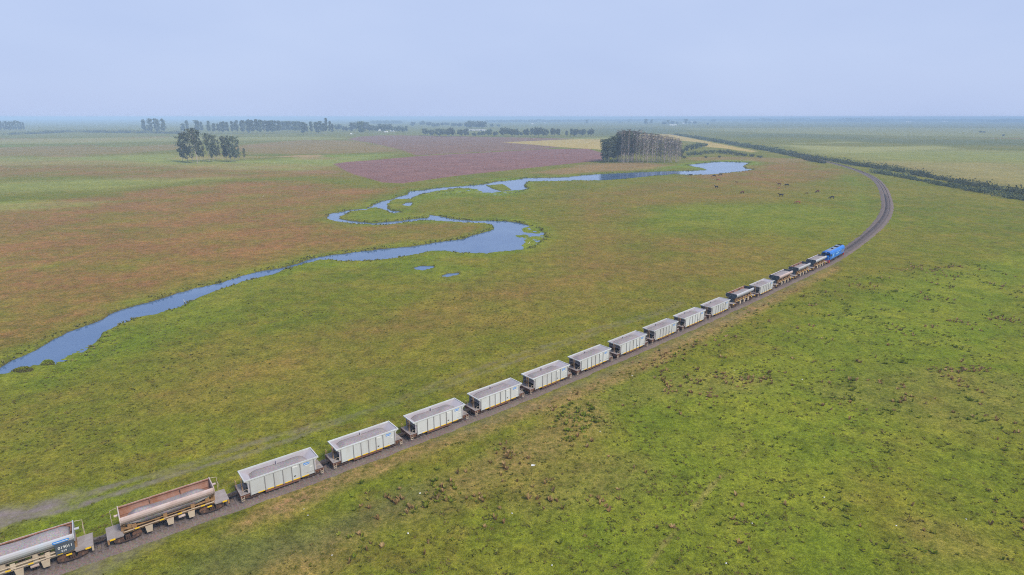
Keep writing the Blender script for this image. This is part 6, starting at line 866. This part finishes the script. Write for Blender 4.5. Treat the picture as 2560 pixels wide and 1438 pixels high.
# two sedge mounds standing in the shallows
for i, (x, y) in enumerate(TUSSOCKS):
    t = thing('sedge_mound', ['rounded sedge tussock standing clear in the river shallows', 'long flat sedge tussock joined to the near bank at the left edge'][i], 'tussock', (x, y, -.4))
    a_, b_ = (1.2, 1.0) if i == 0 else (2.1, 1.3)
    m = MB(); n_ = 14
    rings = [(1.0, 0), (.97, .45), (.72, .85), (.3, 1.0)]
    v = [(a_ * r_ * math.cos(6.283 * k / n_), b_ * r_ * math.sin(6.283 * k / n_), z + .05 * math.sin(k * 2.3)) for r_, z in rings for k in range(n_)] + [(0, 0, 1.02)]
    f = [(j * n_ + k, j * n_ + (k + 1) % n_, (j + 1) * n_ + (k + 1) % n_, (j + 1) * n_ + k) for j in range(3) for k in range(n_)] + [(3 * n_ + k, 3 * n_ + (k + 1) % n_, 4 * n_) for k in range(n_)]
    m.add(v, f).build('mound', M['reed'], t, True)
    C = rs.normal(size=(700, 3)) * np.array([a_ * .42, b_ * .42, .05]); C[:, 2] = 1.0 - .55 * ((C[:, 0] / a_) ** 2 + (C[:, 1] / b_) ** 2) + rs.uniform(-.1, .22, 700)
    v, f, t_ = leaf_quads(C, .13, rs, 2.0); np_obj('sedge', v, f, M['weed_green'], t, False, {'tint': t_})

# ------------------------------------------------------------------ animals
def skinned(name, joints, edges, m, parent, sub=1):
    me = bpy.data.meshes.new(name); me.from_pydata([j[0] for j in joints], edges, []); o = put(bpy.data.objects.new(name, me), parent)
    md = o.modifiers.new('skin', 'SKIN'); sv = me.skin_vertices[0].data
    for i, j in enumerate(joints): sv[i].radius = (j[1], j[1] if len(j) < 3 else j[2]); sv[i].use_root = (i == 0)
    o.modifiers.new('sub', 'SUBSURF').levels = sub; o.modifiers['sub'].render_levels = sub
    me2 = bpy.data.meshes.new_from_object(o.evaluated_get(bpy.context.evaluated_depsgraph_get())); bpy.data.objects.remove(o)
    me2.materials.clear(); me2.materials.append(m); me2.polygons.foreach_set('use_smooth', [True] * len(me2.polygons)); me2.name = name
    return put(bpy.data.objects.new(name, me2), parent)
def cow_body(head_down, m):
    """cow facing +x, withers about 1.35 m"""
    J = [((0, 0, 1.02), .36, .30), ((-.62, 0, 1.08), .33, .28), ((.55, 0, 1.02), .36, .27), ((-.85, 0, 1.12), .20, .2)]
    if head_down: J += [((.98, 0, .90), .20, .15), ((1.32, 0, .50), .13, .11), ((1.50, 0, .18), .09, .08)]
    else: J += [((.98, 0, 1.28), .20, .15), ((1.28, 0, 1.45), .15, .13), ((1.62, 0, 1.30), .09, .09)]
    E = [(0, 1), (0, 2), (1, 3), (2, 4), (4, 5), (5, 6)]
    for s_ in (1, -1):
        b = len(J); J += [((.58, s_ * .17, .66), .13), ((.56, s_ * .19, .34), .065), ((.60, s_ * .19, .04), .055)]; E += [(2, b), (b, b + 1), (b + 1, b + 2)]
        b = len(J); J += [((-.62, s_ * .19, .70), .16), ((-.78, s_ * .2, .42), .075), ((-.70, s_ * .2, .04), .055)]; E += [(1, b), (b, b + 1), (b + 1, b + 2)]
        b = len(J); q = J[5][0]; J += [((q[0] - .02, s_ * .24, q[2] + .10), .04)]; E += [(5, b)]
    b = len(J); J += [((-1.0, 0, .85), .04), ((-1.02, 0, .45), .04)]; E += [(3, b), (b, b + 1)]
    return J, E
hide = {'black': plain('black_hide', (.02, .016, .016), .7), 'brown': plain('brown_hide', (.10, .035, .018), .7), 'red': plain('red_hide', (.30, .10, .035), .7), 'horn': plain('horn', (.4, .35, .28), .5)}
COWM = {}
def cow_mesh(down, c):
    k = (down, c)
    if k not in COWM:
        J, E = cow_body(down, None); o = skinned('body', J, E, hide[c], None, 1); COWM[k] = o.data; bpy.data.objects.remove(o)
    return COWM[k]
CL = ['black cow alone at the near bank of the pond, leftmost of the herd', 'black cow by the pond edge, left one of a close pair', 'black cow touching the pond edge, right one of a close pair', 'orange-brown cow below the pair at the pond edge', 'black cow grazing below the orange-brown cow near the pond',
      'small brown calf by itself right of the orange-brown cow', 'dark brown cow at the top of the light green patch', 'dark brown cow above a small orange calf', 'black cow just right of the dark brown cow and calf', 'tiny orange calf below a dark brown cow', 'black cow below the orange calf in mid pasture',
      'small brown calf left of the red-brown cow', 'red-brown cow beside a small brown calf nearest the railway curve', 'black cow farthest right, nearest the railway curve', 'bright orange cow nearest to the camera on the green patch']
rnd = random.Random(4)
for i, (x, y, k) in enumerate(COWS):
    calf = 'calf' in k; c = k.replace('calf_', ''); t = thing('calf' if calf else 'cow', CL[i], 'calf' if calf else 'cow', (x, y, 0), rnd.choice([0, 3.14]) + rnd.uniform(-.6, .6), 'cattle grazing by the pond')
    sc_ = .85 if calf else 1.3; t.scale = (sc_, sc_, sc_); put(bpy.data.objects.new('body', cow_mesh(rnd.random() < .7, c)), t)
EL = ['white egret standing at the near edge of the river at left', 'white egret on the wide bend of the river near the dark weed patch', 'white egret alone on the brown meadow at left']
for i, (x, y) in enumerate(EGRETS):
    t = thing('egret', EL[i], 'bird', (x, y, -.15 if i < 2 else 0), rnd.uniform(0, 6), 'white egrets')
    J = [((0, 0, .62), .12, .10), ((-.22, 0, .56), .09, .08), ((-.42, 0, .48), .04), ((.13, 0, .72), .06), ((.20, 0, .90), .035), ((.14, 0, 1.04), .03), ((.20, 0, 1.14), .04), ((.33, 0, 1.11), .014)]
    E = [(0, 1), (1, 2), (0, 3), (3, 4), (4, 5), (5, 6), (6, 7)]
    o = skinned('body', J, E, M['white'], t, 1)
    l = MB()
    for s_ in (1, -1): l.tube([(-.02, s_ * .05, .54), (.02, s_ * .05, .28), (-.02, s_ * .05, 0)], .014, 4)
    l.build('legs', M['black'], t)
    t.scale = (1.25, 1.25, 1.25)

# ------------------------------------------------------------------ farm buildings
HL = ['white farm building left of the dark yard tree', 'low white farm shed in front of the dark yard tree', 'long white farm building right of the dark yard tree', 'tiny white shed behind the left end of the ploughed field', 'long low shed with pale roof behind the row of round trees', 'wide white building under the tree group right of the grove', 'small white house right of the wide white building', 'small white house standing among far trees right of the grove',
      'white building at the left end of the right horizon woods', 'white building below the middle of the right horizon woods', 'long white shed below the right horizon woods', 'large pale building above the right horizon woods', 'white house near the horizon above the row of round trees', 'small white house at the horizon far above the straw field']
M['wall_white'] = plain('wall_white', (.8, .8, .78), .7); M['roof_grey'] = plain('roof_grey', (.55, .52, .5), .7)
for i, (x, y, h, w, k) in enumerate(HOUSES):
    w = max(w, 5); h = max(2.6, min(h, w * .6)); d = min(w * .6, 14)
    t = thing('farm_building', HL[i], 'building', (x, y, -.05), rnd.uniform(-.2, .2), 'farm buildings in the haze')
    b = MB(); b.box(-w / 2, w / 2, -d / 2, d / 2, 0, h * .68); b.build('wall', M['wall_white'] if k == 'white' else M['roof_grey'], t)
    r_ = MB(); r_.prism([(-d / 2 - .4, h * .68), (d / 2 + .4, h * .68), (0, h)], -w / 2 - .4, w / 2 + .4); r_.build('roof', M['roof_grey'] if k != 'white' else M['wall_white'], t)
    for xx in (-.3, .25):
        q = MB(); q.box(xx * w - w * .05, xx * w + w * .05, -d / 2 - .06, -d / 2 + .02, h * .05, h * .5); q.build('door' if xx < 0 else 'window', M['slate'], t)

# ------------------------------------------------------------------ small things in the grass
x, y = SCRAP
b = MB(); b.quad((-.45, -.2, .10), (.35, -.25, .22), (.42, .25, .12), (-.35, .28, .25), .03); b.quad((.1, -.1, .2), (.6, 0, .32), (.5, .3, .1), (.05, .25, .2), .03)
o = b.build('plastic_sheet', M['white']); o.location = (x, y, .05); o.scale = (.62, .62, .62); tag(o, 'crumpled white plastic scrap lying in the grass right of the train', 'litter')
rnd = random.Random(12); bm = bmesh.new(); bmesh.ops.create_icosphere(bm, subdivisions=2, radius=.11)
for v_ in bm.verts: v_.co *= 1 + .35 * (rnd.random() - .5); v_.co.z *= .6
stone = bpy.data.meshes.new('stone'); bm.to_mesh(stone); bm.free(); stone.materials.append(M['white'])
for x, y in STONES:
    o = put(bpy.data.objects.new('stone', stone)); o.location = (x, y, .1); o.rotation_euler = (0, 0, rnd.uniform(0, 6)); s_ = rnd.uniform(.6, 1.2); o.scale = (s_, s_ * .8, s_)
    tag(o, 'small pale stone lying loose in the short grass', 'stone', 'pale stones scattered in the grass')

# ------------------------------------------------------------------ the haze
hm = bpy.data.materials.new('haze'); hm.use_nodes = True; nt = hm.node_tree; nt.nodes.clear()
pv = nt.nodes.new('ShaderNodeVolumePrincipled'); pv.inputs['Color'].default_value = (.55, .77, 1.0, 1); pv.inputs['Density'].default_value = 2.9e-4; pv.inputs['Anisotropy'].default_value = -.2
on = nt.nodes.new('ShaderNodeOutputMaterial'); nt.links.new(pv.outputs[0], on.inputs['Volume'])
b = MB(); b.box(-11400, 11400, -11400, 11400, -3., 47.2); hz = b.build('haze', hm); tag(hz, kind='stuff')
